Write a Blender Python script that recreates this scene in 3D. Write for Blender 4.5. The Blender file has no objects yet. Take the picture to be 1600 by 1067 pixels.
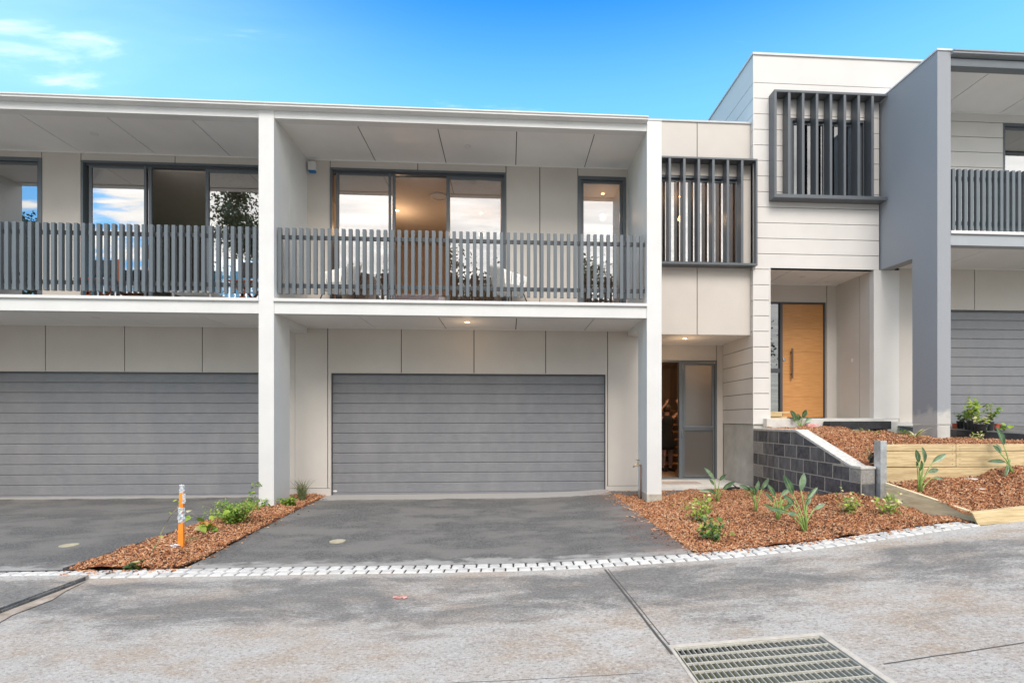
import bpy, bmesh, math, random
from mathutils import Vector, Matrix
R = random.Random(7)
C = bpy.context.scene.collection
sc = bpy.context.scene

# ------------------------------------------------------------------ camera maths (metres)
FPX, CX, HY, HC = 800.0, 844.0, 655.0, 1.37
TH = math.atan(800/13000); S_, C_ = math.sin(TH), math.cos(TH)
def on_y(u, v, Y):                     # photo pixel -> X, Z on the vertical plane at depth Y
    k = (u-CX)/FPX; r = (k*C_+S_)/(C_-k*S_); X = r*Y; zc = X*S_+Y*C_
    return X, HC-(v-HY)*zc/FPX
def xat(u, Y): return on_y(u, 0, Y)[0]
def on_z(u, v, z=0.0):                 # photo pixel -> X, Y on the level plane z
    k = (u-CX)/FPX; zc = (HC-z)*FPX/(v-HY); r = (k*C_+S_)/(C_-k*S_); Y = zc/(r*S_+C_)
    return r*Y, Y
def road_z(x): 
    x = min(x, 9.0)
    return .075*.4*math.log(1+math.exp((x-1)/.4))
def on_road(u, v, dz=0.0):
    z = 0.0
    for _ in range(25):
        x, y = on_z(u, v, z+dz); z = .5*z+.5*road_z(x)
    return x, y, road_z(x)

# ------------------------------------------------------------------ materials
def mat(name, col, rough=.6, var=.08, scale=6., bump=0., bscale=60., metal=0., spec=.5, stretch=None, col2=None, detail=4):
    m = bpy.data.materials.new(name); m.use_nodes = True
    nt = m.node_tree; N = nt.nodes; L = nt.links
    b = N['Principled BSDF']; b.inputs['Roughness'].default_value = rough
    b.inputs['Metallic'].default_value = metal; b.inputs['Specular IOR Level'].default_value = spec
    tc = N.new('ShaderNodeTexCoord'); src = tc.outputs['Object']
    if stretch:
        mp = N.new('ShaderNodeMapping'); mp.inputs['Scale'].default_value = stretch; L.new(src, mp.inputs[0]); src = mp.outputs[0]
    n = N.new('ShaderNodeTexNoise'); n.inputs['Scale'].default_value = scale; n.inputs['Detail'].default_value = detail; n.inputs['Roughness'].default_value = .6
    L.new(src, n.inputs['Vector'])
    cr = N.new('ShaderNodeValToRGB'); cr.color_ramp.elements[0].position = .3; cr.color_ramp.elements[1].position = .7
    c1 = [max(0, c*(1-var)) for c in col]; c2 = list(col2) if col2 else [min(1, c*(1+var)) for c in col]
    cr.color_ramp.elements[0].color = (*c1, 1); cr.color_ramp.elements[1].color = (*c2, 1)
    L.new(n.outputs['Fac'], cr.inputs[0]); L.new(cr.outputs[0], b.inputs['Base Color'])
    if bump:
        n2 = N.new('ShaderNodeTexNoise'); n2.inputs['Scale'].default_value = bscale; n2.inputs['Detail'].default_value = 3
        L.new(src, n2.inputs['Vector'])
        bp = N.new('ShaderNodeBump'); bp.inputs['Strength'].default_value = bump; bp.inputs['Distance'].default_value = .01
        L.new(n2.outputs['Fac'], bp.inputs['Height']); L.new(bp.outputs[0], b.inputs['Normal'])
    return m
M = {}
M['white'] = mat('white_paint', (.69,.685,.67), .5, .05, 1.6, .05, 90, detail=8)
M['panel'] = mat('warm_grey_panel', (.565,.52,.47), .6, .055, 1.1, .06, 120, detail=8)
M['soffit'] = mat('soffit_board', (.80,.79,.765), .6, .03, 1.5, .04, 100)
M['board'] = mat('cream_weatherboard', (.66,.635,.605), .55, .05, 1.4, .06, 70, detail=8)
M['gap'] = mat('shadow_gap_backing', (.05,.045,.04), .9, .1)
M['frame'] = mat('window_frame_metal', (.115,.13,.145), .3, .06, 3, .02, 60, spec=.6)
M['screen'] = mat('screen_metal', (.10,.112,.125), .35, .06, 3, .02, 60, spec=.6)
M['slate'] = mat('slate_metal', (.12,.14,.155), .38, .06, 3, .02, 60, spec=.6)
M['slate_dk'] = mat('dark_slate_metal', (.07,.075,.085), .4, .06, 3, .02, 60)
M['render'] = mat('grey_render', (.32,.335,.36), .75, .09, 1.6, .5, 120)
M['door'] = mat('garage_door_steel', (.195,.198,.212), .42, .14, 5, .16, 60, stretch=(1.2,1,26), detail=8)
def dusty(m, z0):
    nt = m.node_tree; N = nt.nodes; L = nt.links; b = N['Principled BSDF']; old = b.inputs['Base Color'].links[0].from_socket
    g_ = N.new('ShaderNodeNewGeometry'); n_ = N.new('ShaderNodeTexNoise'); n_.inputs['Scale'].default_value = 2.3; n_.inputs['Detail'].default_value = 9; n_.inputs['Roughness'].default_value = .7
    mp = N.new('ShaderNodeMapping'); mp.inputs['Scale'].default_value = (1,1,.45); L.new(g_.outputs['Position'], mp.inputs[0]); L.new(mp.outputs[0], n_.inputs['Vector'])
    r = N.new('ShaderNodeMapRange'); L.new(n_.outputs['Fac'], r.inputs[0]); r.inputs[1].default_value = .42; r.inputs[2].default_value = .8; r.inputs[4].default_value = .38
    x = N.new('ShaderNodeMix'); x.data_type = 'RGBA'; L.new(r.outputs[0], x.inputs['Factor']); L.new(old, x.inputs['A']); x.inputs['B'].default_value = z0; L.new(x.outputs['Result'], b.inputs['Base Color'])
    rr = N.new('ShaderNodeMapRange'); L.new(n_.outputs['Fac'], rr.inputs[0]); rr.inputs[1].default_value = .3; rr.inputs[2].default_value = .7; rr.inputs[3].default_value = .34; rr.inputs[4].default_value = .6; L.new(rr.outputs[0], b.inputs['Roughness'])
dusty(M['door'], (.34,.33,.32,1)); dusty(M['render'], (.36,.37,.38,1))
M['concrete'] = mat('pale_concrete', (.50,.49,.46), .8, .16, 3.5, .25, 50)
M['conc_lt'] = mat('light_slab', (.62,.60,.56), .75, .12, 4, .2, 50)
M['kerb'] = mat('black_edging', (.03,.03,.033), .8, .4, 9, .5, 60)
M['galv'] = mat('galvanised_steel', (.55,.57,.59), .35, .2, 14, .1, 30, metal=.7)
M['timber'] = mat('pine_sleeper', (.62,.45,.22), .7, .30, 3, .3, 20, stretch=(1.2,6,14), col2=(.76,.60,.35), detail=6)
M['timber_y'] = mat('pine_sleeper_along', (.78,.62,.36), .7, .30, 3, .3, 20, stretch=(6,1.2,14), col2=(.86,.74,.50), detail=6)
M['endgrain'] = mat('end_grain', (.42,.27,.12), .8, .3, 20, .3, 40)
M['oak'] = mat('oak_veneer', (.50,.225,.07), .42, .12, 4, .06, 30, stretch=(1.1,2,24), col2=(.62,.31,.11), detail=7)
M['tread'] = mat('stair_timber', (.50,.25,.09), .45, .25, 5, .05, 30, stretch=(1,8,8))
M['bronze'] = mat('bronze_handle', (.20,.12,.09), .3, .1, 8, metal=.6)
M['chrome'] = mat('chrome', (.7,.7,.7), .15, .02, 8, metal=1)
M['brass'] = mat('weathered_brass', (.42,.33,.22), .45, .3, 30, .2, 60, metal=.6)
M['rust'] = mat('rusty_pipe', (.20,.12,.10), .7, .4, 20, .3, 60)
M['black'] = mat('black_plastic', (.018,.018,.02), .45, .3, 12, .1, 40)
M['terra'] = mat('terracotta_plastic', (.48,.10,.05), .5, .2, 10)
M['ceil'] = mat('room_ceiling', (.60,.53,.47), .8, .03)
M['rwall'] = mat('room_wall', (.52,.42,.35), .8, .05)
M['rfloor'] = mat('room_floor', (.34,.22,.14), .35, .2, 3, stretch=(1,8,1))
M['brickpack'] = mat('red_white_package', (.75,.10,.09), .5, .1, 14, col2=(.85,.72,.70))
M['orange'] = mat('orange_stake_paint', (.95,.30,.03), .45, .08, 9)
M['tape'] = mat('silver_tape', (.62,.64,.66), .3, .25, 40, .6, 50, metal=.3)
M['wicker'] = mat('white_cane', (.80,.78,.74), .6, .1, 30, .2, 60)
M['lilac'] = mat('pale_cushion', (.62,.60,.68), .85, .06, 8, .2, 80)
M['pink'] = mat('pink_cushion', (.68,.30,.24), .85, .12, 8, .2, 80)
M['redwood'] = mat('red_brown_timber', (.30,.09,.035), .5, .25, 6, .1, 30, stretch=(3,3,1))
M['blue'] = mat('blue_plastic', (.02,.16,.42), .35, .05)
M['matt'] = mat('jute_mat', (.45,.36,.31), .95, .25, 60, .5, 200)
M['skin'] = mat('skin', (.55,.32,.24), .55, .08, 20)
M['cloth'] = mat('black_cloth', (.02,.02,.022), .9, .2, 20, .2, 60)
M['trousers'] = mat('grey_trousers', (.26,.20,.20), .9, .2, 20, .2, 60)
M['hair'] = mat('dark_hair', (.05,.03,.02), .5, .3, 60)
M['bark'] = mat('bark', (.16,.12,.09), .9, .4, 8, .6, 25)
M['stem'] = mat('green_stem', (.26,.38,.10), .5, .25, 12)
M['stem_dry'] = mat('woody_stem', (.34,.27,.15), .7, .3, 12)

def leafmat(name, a, b, tr=.35, rough=.4):
    m = bpy.data.materials.new(name); m.use_nodes = True; nt = m.node_tree; N = nt.nodes; L = nt.links
    bs = N['Principled BSDF']; out = N['Material Output']; bs.inputs['Roughness'].default_value = rough
    tc = N.new('ShaderNodeTexCoord'); n = N.new('ShaderNodeTexNoise'); n.inputs['Scale'].default_value = 14; n.inputs['Detail'].default_value = 2
    L.new(tc.outputs['Object'], n.inputs['Vector'])
    cr = N.new('ShaderNodeValToRGB'); cr.color_ramp.elements[0].position = .35; cr.color_ramp.elements[1].position = .65
    cr.color_ramp.elements[0].color = (*a, 1); cr.color_ramp.elements[1].color = (*b, 1)
    L.new(n.outputs['Fac'], cr.inputs[0]); L.new(cr.outputs[0], bs.inputs['Base Color'])
    t = N.new('ShaderNodeBsdfTranslucent'); L.new(cr.outputs[0], t.inputs['Color'])
    mx = N.new('ShaderNodeMixShader'); mx.inputs[0].default_value = tr
    L.new(bs.outputs[0], mx.inputs[1]); L.new(t.outputs[0], mx.inputs[2]); L.new(mx.outputs[0], out.inputs['Surface'])
    return m
M['leaf_str'] = leafmat('leathery_leaf', (.035,.085,.04), (.10,.18,.085), .15, .28)
M['leaf_pale'] = leafmat('leathery_leaf_pale', (.12,.20,.12), (.26,.36,.23), .2, .3)
M['leaf_lime'] = leafmat('lime_leaf', (.26,.42,.04), (.48,.58,.10))
M['leaf_mid'] = leafmat('mid_green_leaf', (.10,.24,.03), (.26,.42,.07))
M['leaf_dark'] = leafmat('dark_green_leaf', (.03,.08,.02), (.09,.17,.05), .2)
M['leaf_cream'] = leafmat('cream_leaf', (.62,.58,.26), (.80,.74,.48))
M['leaf_rust'] = leafmat('rust_leaf', (.55,.20,.03), (.62,.38,.06))
M['leaf_gum'] = leafmat('gum_leaf', (.05,.06,.02), (.13,.12,.05), .25, .6)
M['grassblade'] = leafmat('grass_blade', (.10,.14,.05), (.24,.26,.12), .3)

def emis(name, col, st):
    m = bpy.data.materials.new(name); m.use_nodes = True; nt = m.node_tree; N = nt.nodes
    e = N.new('ShaderNodeEmission'); e.inputs[0].default_value = (*col, 1); e.inputs[1].default_value = st
    nt.links.new(e.outputs[0], N['Material Output'].inputs['Surface']); return m
M['lamp_on'] = emis('lit_lamp', (1,.62,.28), 14)
M['lamp_off'] = mat('unlit_lens', (.72,.72,.70), .3, .02)

def glass(name, refl=.34, rough=0., tint=(.80,.76,.72), veil=0.):
    m = bpy.data.materials.new(name); m.use_nodes = True; nt = m.node_tree; N = nt.nodes; L = nt.links
    out = N['Material Output']; N.remove(N['Principled BSDF'])
    g = N.new('ShaderNodeBsdfGlossy'); g.inputs['Roughness'].default_value = rough; g.inputs['Color'].default_value = (1,1,1,1)
    t = N.new('ShaderNodeBsdfTransparent'); t.inputs['Color'].default_value = (*tint, 1)
    last = t.outputs[0]
    if veil:
        d = N.new('ShaderNodeBsdfTranslucent'); d.inputs['Color'].default_value = (.62,.58,.54,1)
        d2 = N.new('ShaderNodeBsdfDiffuse'); d2.inputs['Color'].default_value = (.25,.235,.22,1)
        a = N.new('ShaderNodeMixShader'); a.inputs[0].default_value = .45; L.new(d.outputs[0], a.inputs[1]); L.new(d2.outputs[0], a.inputs[2])
        v = N.new('ShaderNodeMixShader'); v.inputs[0].default_value = veil; L.new(last, v.inputs[1]); L.new(a.outputs[0], v.inputs[2]); last = v.outputs[0]
    fr = N.new('ShaderNodeFresnel'); fr.inputs['IOR'].default_value = 1.5
    ad = N.new('ShaderNodeMath'); ad.operation = 'ADD'; ad.use_clamp = True; ad.inputs[1].default_value = refl; L.new(fr.outputs[0], ad.inputs[0])
    mx = N.new('ShaderNodeMixShader'); L.new(ad.outputs[0], mx.inputs[0]); L.new(last, mx.inputs[1]); L.new(g.outputs[0], mx.inputs[2])
    L.new(mx.outputs[0], out.inputs['Surface']); return m
M['glass'] = glass('coated_glass', .38)
M['glass_dk'] = glass('tinted_glass', .16, 0, (.25,.25,.26))
M['frost'] = glass('frosted_glass', .05, .22, (.45,.40,.35), .7)

# ------------------------------------------------------------------ mesh builder
WL = {}
class MB:
    def __init__(s): s.v = []; s.f = []; s.m = []
    def add(s, vs, fs, mi=0):
        o = len(s.v); s.v += [tuple(p) for p in vs]
        for f in fs: s.f.append(tuple(i+o for i in f)); s.m.append(mi)
        return s
    def box(s, x0, x1, y0, y1, z0, z1, mi=0):
        return s.add([(x0,y0,z0),(x1,y0,z0),(x1,y1,z0),(x0,y1,z0),(x0,y0,z1),(x1,y0,z1),(x1,y1,z1),(x0,y1,z1)],
              [(0,3,2,1),(4,5,6,7),(0,1,5,4),(1,2,6,5),(2,3,7,6),(3,0,4,7)], mi)
    def obox(s, c, sz, rot=None, mi=0):
        a, b, h = sz[0]/2, sz[1]/2, sz[2]/2; rot = rot or Matrix.Identity(3); c = Vector(c)
        vs = [c+rot@Vector((x*a, y*b, z*h)) for z in (-1,1) for x, y in ((-1,-1),(1,-1),(1,1),(-1,1))]
        return s.add(vs, [(0,3,2,1),(4,5,6,7),(0,1,5,4),(1,2,6,5),(2,3,7,6),(3,0,4,7)], mi)
    def prism(s, poly, d0, d1, ax='y', mi=0):      # poly of (a,b); ax = extrusion axis
        n = len(poly)
        mp = {'y': lambda a,b,d: (a,d,b), 'x': lambda a,b,d: (d,a,b), 'z': lambda a,b,d: (a,b,d)}[ax]
        vs = [mp(a,b,d0) for a,b in poly]+[mp(a,b,d1) for a,b in poly]
        fs = [tuple(range(n)), tuple(range(2*n-1, n-1, -1))]+[(i, i+n, (i+1)%n+n, (i+1)%n) for i in range(n)]
        return s.add(vs, fs, mi)
    def panel(s, a0, a1, b0, b1, d0, d1, holes=(), ax='y', mi=0):
        """slab between d0 and d1, with rectangular holes (a0,a1,b0,b1)"""
        A = sorted({a0, a1, *[min(max(h[i], a0), a1) for h in holes for i in (0,1)]})
        B = sorted({b0, b1, *[min(max(h[i], b0), b1) for h in holes for i in (2,3)]})
        A = [a for i, a in enumerate(A) if i == 0 or a-A[i-1] > 1e-6]; B = [b for i, b in enumerate(B) if i == 0 or b-B[i-1] > 1e-6]
        mp = {'y': lambda a,b,d: (a,d,b), 'x': lambda a,b,d: (d,a,b), 'z': lambda a,b,d: (a,b,d)}[ax]
        sol = lambda i, j: 0 <= i < len(A)-1 and 0 <= j < len(B)-1 and not any(
            h[0]-1e-6 <= A[i] and A[i+1] <= h[1]+1e-6 and h[2]-1e-6 <= B[j] and B[j+1] <= h[3]+1e-6 for h in holes)
        for i in range(len(A)-1):
            for j in range(len(B)-1):
                if not sol(i, j): continue
                p, q, r, t = A[i], A[i+1], B[j], B[j+1]
                s.add([mp(p,r,d0),mp(q,r,d0),mp(q,t,d0),mp(p,t,d0)], [(0,1,2,3)], mi)
                s.add([mp(p,r,d1),mp(q,r,d1),mp(q,t,d1),mp(p,t,d1)], [(3,2,1,0)], mi)
                for (di, dj, e) in ((-1,0,((p,r),(p,t))),(1,0,((q,r),(q,t))),(0,-1,((p,r),(q,r))),(0,1,((p,t),(q,t)))):
                    if not sol(i+di, j+dj):
                        s.add([mp(*e[0],d0),mp(*e[1],d0),mp(*e[1],d1),mp(*e[0],d1)], [(0,1,2,3)], mi)
        return s
    def joined(s, cuts_a, b0, b1, d0, d1, holes=(), ax='y', mi=0, g=.007):   # panels split at cuts with shadow gaps
        for a, b in zip(cuts_a[:-1], cuts_a[1:]):
            s.panel(a+(g if a != cuts_a[0] else 0), b-(g if b != cuts_a[-1] else 0), b0, b1, d0, d1, holes, ax, mi)
        return s
    def rows(s, a0, a1, cuts_b, d0, d1, holes=(), ax='y', mi=0, g=.0055):
        for a, b in zip(cuts_b[:-1], cuts_b[1:]): s.panel(a0, a1, a+g, b-(g if b != cuts_b[-1] else 0), d0, d1, holes, ax, mi)
        return s
    def tube(s, pts, rad, n=6, mi=0):
        pts = [Vector(p) for p in pts]; k = len(pts); rad = rad if isinstance(rad, (list, tuple)) else [rad]*k
        vs = []
        for i, p in enumerate(pts):
            t = (pts[min(i+1,k-1)]-pts[max(i-1,0)]).normalized()
            a = t.cross(Vector((0,0,1)) if abs(t.z) < .9 else Vector((1,0,0))).normalized(); b = t.cross(a)
            vs += [p+(a*math.cos(2*math.pi*j/n)+b*math.sin(2*math.pi*j/n))*rad[i] for j in range(n)]
        fs = [(i*n+j, i*n+(j+1)%n, (i+1)*n+(j+1)%n, (i+1)*n+j) for i in range(k-1) for j in range(n)]
        fs += [tuple(range(n-1,-1,-1)), tuple(range((k-1)*n, k*n))]
        return s.add(vs, fs, mi)
    def lathe(s, c, prof, n=20, mi=0):
        vs = [(c[0]+r*math.cos(2*math.pi*j/n), c[1]+r*math.sin(2*math.pi*j/n), c[2]+z) for r, z in prof for j in range(n)]
        k = len(prof); fs = [(i*n+j, i*n+(j+1)%n, (i+1)*n+(j+1)%n, (i+1)*n+j) for i in range(k-1) for j in range(n)]
        fs += [tuple(range(n-1,-1,-1)), tuple(range((k-1)*n, k*n))]
        return s.add(vs, fs, mi)
    def build(s, name, mats, parent=None, smooth=False, bevel=0, **kw):
        mats = mats if isinstance(mats, (list, tuple)) else [mats]
        pw = WL[parent.name] if parent else Vector((0,0,0))
        xs = [[p[i] for p in s.v] for i in range(3)]
        org = Vector(((min(xs[0])+max(xs[0]))/2, (min(xs[1])+max(xs[1]))/2, min(xs[2])))
        me = bpy.data.meshes.new(name); me.from_pydata([(p[0]-org.x, p[1]-org.y, p[2]-org.z) for p in s.v], [], s.f)
        for m in mats: me.materials.append(M[m] if isinstance(m, str) else m)
        me.polygons.foreach_set('material_index', s.m)
        if smooth: me.polygons.foreach_set('use_smooth', [True]*len(me.polygons))
        me.update()
        o = bpy.data.objects.new(name, me); C.objects.link(o)
        if parent: o.parent = parent
        o.location = org-pw; WL[o.name] = org
        if bevel:
            bm = bmesh.new(); bm.from_mesh(me); bmesh.ops.recalc_face_normals(bm, faces=bm.faces[:]); bm.to_mesh(me); bm.free()
            b = o.modifiers.new('bevel', 'BEVEL'); b.width = bevel; b.segments = 2; b.limit_method = 'ANGLE'
        for k, v in kw.items(): o[k] = v
        return o
def thing(name, label, cat, loc, group=None):
    o = bpy.data.objects.new(name, None); C.objects.link(o); o.location = loc; o.empty_display_size = .1
    o['label'] = label; o['category'] = cat
    if group: o['group'] = group
    WL[o.name] = Vector(loc); return o
def tagged(o, label, cat, group=None):
    o['label'] = label; o['category'] = cat
    if group: o['group'] = group
    return o
def copy_part(o, dx=0, dy=0, dz=0, parent=None):
    c = o.copy(); C.objects.link(c)
    if parent: c.parent = parent
    c.location = o.location+Vector((dx,dy,dz)); WL[c.name] = WL[o.name]+Vector((dx,dy,dz)); return c

# ------------------------------------------------------------------ key planes
F, G, Q, T, RE = 7.98, 9.25, 9.15, 10.47, 10.24
MODULE = 5.945
# ================================================================== ground, road, driveways
def line_mat(name, base_nodes, lines):
    """finish a ground material: darken along joint lines given as (x0,y0,x1,y1,halfwidth)"""
    m, col, nt, L, N = base_nodes
    tc = N.new('ShaderNodeNewGeometry'); sp = N.new('ShaderNodeSeparateXYZ'); L.new(tc.outputs['Position'], sp.inputs[0])
    wob = N.new('ShaderNodeTexNoise'); wob.inputs['Scale'].default_value = 4; L.new(tc.outputs['Position'], wob.inputs['Vector'])
    def mth(op, a, b=None, cl=False):
        n = N.new('ShaderNodeMath'); n.operation = op; n.use_clamp = cl
        for i, q in enumerate((a, b)):
            if q is None: continue
            if isinstance(q, (int, float)): n.inputs[i].default_value = q
            else: L.new(q, n.inputs[i])
        return n.outputs[0]
    for (x0,y0,x1,y1,w) in lines:
        dx, dy = x1-x0, y1-y0; ln = math.hypot(dx, dy); dx /= ln; dy /= ln
        px = mth('SUBTRACT', sp.outputs[0], x0); py = mth('SUBTRACT', sp.outputs[1], y0)
        d = mth('ADD', mth('MULTIPLY', px, -dy), mth('MULTIPLY', py, dx))
        d = mth('ADD', d, mth('MULTIPLY', mth('SUBTRACT', wob.outputs['Fac'], .5), .012))
        al = mth('ADD', mth('MULTIPLY', px, dx), mth('MULTIPLY', py, dy))
        inside = mth('MULTIPLY', mth('GREATER_THAN', al, 0.), mth('LESS_THAN', al, ln))
        k = mth('MULTIPLY', inside, mth('SUBTRACT', 1., mth('DIVIDE', mth('ABSOLUTE', d), w), True))
        k = mth('MULTIPLY', k, 2., True)
        mx = N.new('ShaderNodeMix'); mx.data_type = 'RGBA'; L.new(k, mx.inputs['Factor']); L.new(col, mx.inputs['A']); mx.inputs['B'].default_value = (.075,.07,.065,1)
        col = mx.outputs['Result']
    L.new(col, N['Principled BSDF'].inputs['Base Color']); return m
def road_material():
    m = bpy.data.materials.new('stained_concrete_road'); m.use_nodes = True; nt = m.node_tree; N = nt.nodes; L = nt.links
    b = N['Principled BSDF']; b.inputs['Roughness'].default_value = .85
    g = N.new('ShaderNodeNewGeometry'); pos = g.outputs['Position']; sp = N.new('ShaderNodeSeparateXYZ'); L.new(pos, sp.inputs[0])
    def noise(sc_, det=4, rg=.6, dist=0., st=None):
        n = N.new('ShaderNodeTexNoise'); n.inputs['Scale'].default_value = sc_; n.inputs['Detail'].default_value = det; n.inputs['Roughness'].default_value = rg; n.inputs['Distortion'].default_value = dist
        s_ = pos
        if st:
            mp = N.new('ShaderNodeMapping'); mp.inputs['Scale'].default_value = st; mp.inputs['Rotation'].default_value = (0,0,.12); L.new(pos, mp.inputs[0]); s_ = mp.outputs[0]
        L.new(s_, n.inputs['Vector']); return n.outputs['Fac']
    def mth(op, a, b_=None, cl=False):
        n = N.new('ShaderNodeMath'); n.operation = op; n.use_clamp = cl
        for i, q in enumerate((a, b_)):
            if q is None: continue
            if isinstance(q, (int, float)): n.inputs[i].default_value = q
            else: L.new(q, n.inputs[i])
        return n.outputs[0]
    def rng(x, a, b_, lo=0., hi=1.):
        n = N.new('ShaderNodeMapRange'); n.interpolation_type = 'SMOOTHSTEP'; L.new(x, n.inputs[0])
        for i, q in enumerate((a, b_, lo, hi)): n.inputs[i+1].default_value = q
        return n.outputs[0]
    def mix(f, a, b_):
        n = N.new('ShaderNodeMix'); n.data_type = 'RGBA'
        L.new(f, n.inputs['Factor'])
        for k, q in (('A', a), ('B', b_)):
            if isinstance(q, tuple): n.inputs[k].default_value = (*q, 1)
            else: L.new(q, n.inputs[k])
        return n.outputs['Result']
    big = noise(.9, 7, .68, .6, (1, 1.9, 1)); med = noise(3.2, 6, .7, .4, (1, 2.2, 1)); tan = noise(1.4, 5, .6, 0., (1, 1.6, 1)); fine = noise(190, 2, .7); speck = noise(75, 3, .75)
    band = rng(sp.outputs[1], 2.9, 4.1)                       # worn dark asphalt towards the setts
    strip = rng(sp.outputs[1], 4.42, 4.62)                    # cement haze along the setts
    right = rng(sp.outputs[0], 3.4, 5.2)
    v = mth('ADD', mth('MULTIPLY', big, 1.7), mth('MULTIPLY', med, .6)); v = mth('SUBTRACT', v, .26)
    v = mth('ADD', v, mth('MULTIPLY', band, .42)); v = mth('SUBTRACT', v, mth('MULTIPLY', strip, .42)); v = mth('SUBTRACT', v, mth('MULTIPLY', right, .40))
    v = mth('ADD', v, mth('MULTIPLY', mth('SUBTRACT', noise(11, 6, .75, .5, (1,2.4,1)), .5), .35)); v = mth('ADD', v, mth('MULTIPLY', mth('SUBTRACT', noise(42, 4, .8, 0., (1,1.5,1)), .5), 1.1)); v = mth('ADD', v, mth('MULTIPLY', mth('SUBTRACT', noise(120, 3, .8), .5), .5)); dark = rng(v, .98, 1.42)
    lt = mix(rng(tan, .42, .62), (.43,.41,.38), (.38,.305,.235))
    lt = mix(rng(med, .35, .7, 0., .8), lt, (.50,.49,.475))
    peb = noise(38, 3, .8, 0., (1,1.3,1)); lt = mix(rng(peb, .53, .64, 0., .75), lt, (.22,.195,.17)); lt = mix(rng(peb, .46, .36, 0., .5), lt, (.66,.65,.62))
    dk = mix(rng(peb, .4, .6), (.105,.103,.10), (.20,.197,.19))
    edge = mth('MULTIPLY', rng(v, .88, 1.08), rng(med, .44, .64)); lt = mix(mth('MULTIPLY', edge, .6), lt, (.33,.26,.20))
    col = mix(mth('MULTIPLY', dark, .9), lt, dk)
    col = mix(rng(speck, .58, .72, 0., .7), col, (.10,.09,.08))
    col = mix(rng(fine, .60, .80, 0., .45), col, (.80,.78,.75))
    bp = N.new('ShaderNodeBump'); bp.inputs['Strength'].default_value = .7; bp.inputs['Distance'].default_value = .006
    L.new(mth('ADD', fine, mth('MULTIPLY', peb, 2.5)), bp.inputs['Height']); L.new(bp.outputs[0], b.inputs['Normal'])
    return m, col, nt, L, N
def p2(u, v): x, y, z = on_road(u, v); return x, y
J = []
a, b_ = p2(945, 889), p2(1050, 1022); J.append((*a, *b_, .013)); J.append((a[0]+.03, a[1], b_[0]+.03, b_[1], .006))
a, b_ = p2(1380, 1037), p2(1640, 997); J.append((*a, *b_, .008))
a, b_ = p2(690, 1067), p2(1004, 1051); J.append((*a, *b_, .004))
ROAD = line_mat('road', road_material(), J)

def asphalt(name, dust_y=8.75, tone=1.0, red=True):
    m = bpy.data.materials.new(name); m.use_nodes = True; nt = m.node_tree; N = nt.nodes; L = nt.links
    b = N['Principled BSDF']; b.inputs['Roughness'].default_value = .8
    g = N.new('ShaderNodeNewGeometry'); pos = g.outputs['Position']; sp = N.new('ShaderNodeSeparateXYZ'); L.new(pos, sp.inputs[0])
    def noise(sc_, det=3, rg=.6, st=None):
        n = N.new('ShaderNodeTexNoise'); n.inputs['Scale'].default_value = sc_; n.inputs['Detail'].default_value = det; n.inputs['Roughness'].default_value = rg
        s_ = pos
        if st: mp = N.new('ShaderNodeMapping'); mp.inputs['Scale'].default_value = st; L.new(pos, mp.inputs[0]); s_ = mp.outputs[0]
        L.new(s_, n.inputs['Vector']); return n.outputs['Fac']
    def rng(x, a, b_, lo=0., hi=1.):
        n = N.new('ShaderNodeMapRange'); n.interpolation_type = 'SMOOTHSTEP'; L.new(x, n.inputs[0])
        for i, q in enumerate((a, b_, lo, hi)): n.inputs[i+1].default_value = q
        return n.outputs[0]
    def mth(op, a, b_, cl=False):
        n = N.new('ShaderNodeMath'); n.operation = op; n.use_clamp = cl
        for i, q in enumerate((a, b_)):
            if isinstance(q, (int, float)): n.inputs[i].default_value = q
            else: L.new(q, n.inputs[i])
        return n.outputs[0]
    def mix(f, a, b_):
        n = N.new('ShaderNodeMix'); n.data_type = 'RGBA'; L.new(f, n.inputs['Factor'])
        for k, q in (('A', a), ('B', b_)):
            if isinstance(q, tuple): n.inputs[k].default_value = (*q, 1)
            else: L.new(q, n.inputs[k])
        return n.outputs['Result']
    fine = noise(150, 3, .75); big = noise(1.1, 5, .65, (1,1.6,1)); med = noise(3.5, 5, .7, (1,1.8,1)); sp2 = noise(60, 2, .6)
    t = tone
    grit = noise(55, 4, .85); col = mix(rng(grit, .38, .62), (.062*t,.062*t,.06*t), (.20*t,.197*t,.19*t))
    col = mix(rng(big, .42, .60, 0., .75), col, (.22*t,.21*t,.195*t)); pale = noise(6, 6, .7); col = mix(rng(pale, .64, .74, 0., .5), col, (.34,.31,.28))
    dust = mth('ADD', mth('MULTIPLY', rng(sp.outputs[1], dust_y, dust_y+.42), 1.), mth('MULTIPLY', mth('SUBTRACT', med, .5), 1.2))
    col = mix(rng(dust, .35, .8, 0., .85), col, (.42,.405,.385))
    fr = mth('ADD', rng(sp.outputs[1], 5.35, 4.85), mth('MULTIPLY', mth('SUBTRACT', med, .56), 2.2))
    col = mix(rng(fr, .40, .9, 0., .7), col, (.40,.39,.37))
    if red:
        rd = mth('ADD', rng(sp.outputs[0], .6, 1.9), mth('MULTIPLY', mth('SUBTRACT', med, .5), 2.6))
        col = mix(mth('MULTIPLY', rng(rd, .6, 1.1), rng(grit, .48, .60, 0., .85)), col, (.26,.10,.06))
    col = mix(rng(sp2, .68, .76, 0., .6), col, (.45,.42,.38))
    L.new(col, b.inputs['Base Color'])
    bp = N.new('ShaderNodeBump'); bp.inputs['Strength'].default_value = .6; bp.inputs['Distance'].default_value = .005
    L.new(fine, bp.inputs['Height']); L.new(bp.outputs[0], b.inputs['Normal']); return m
ASPH = asphalt('driveway_asphalt', 8.6, .88); ASPH2 = asphalt('neighbour_asphalt', 8.85, .85, False)

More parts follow.
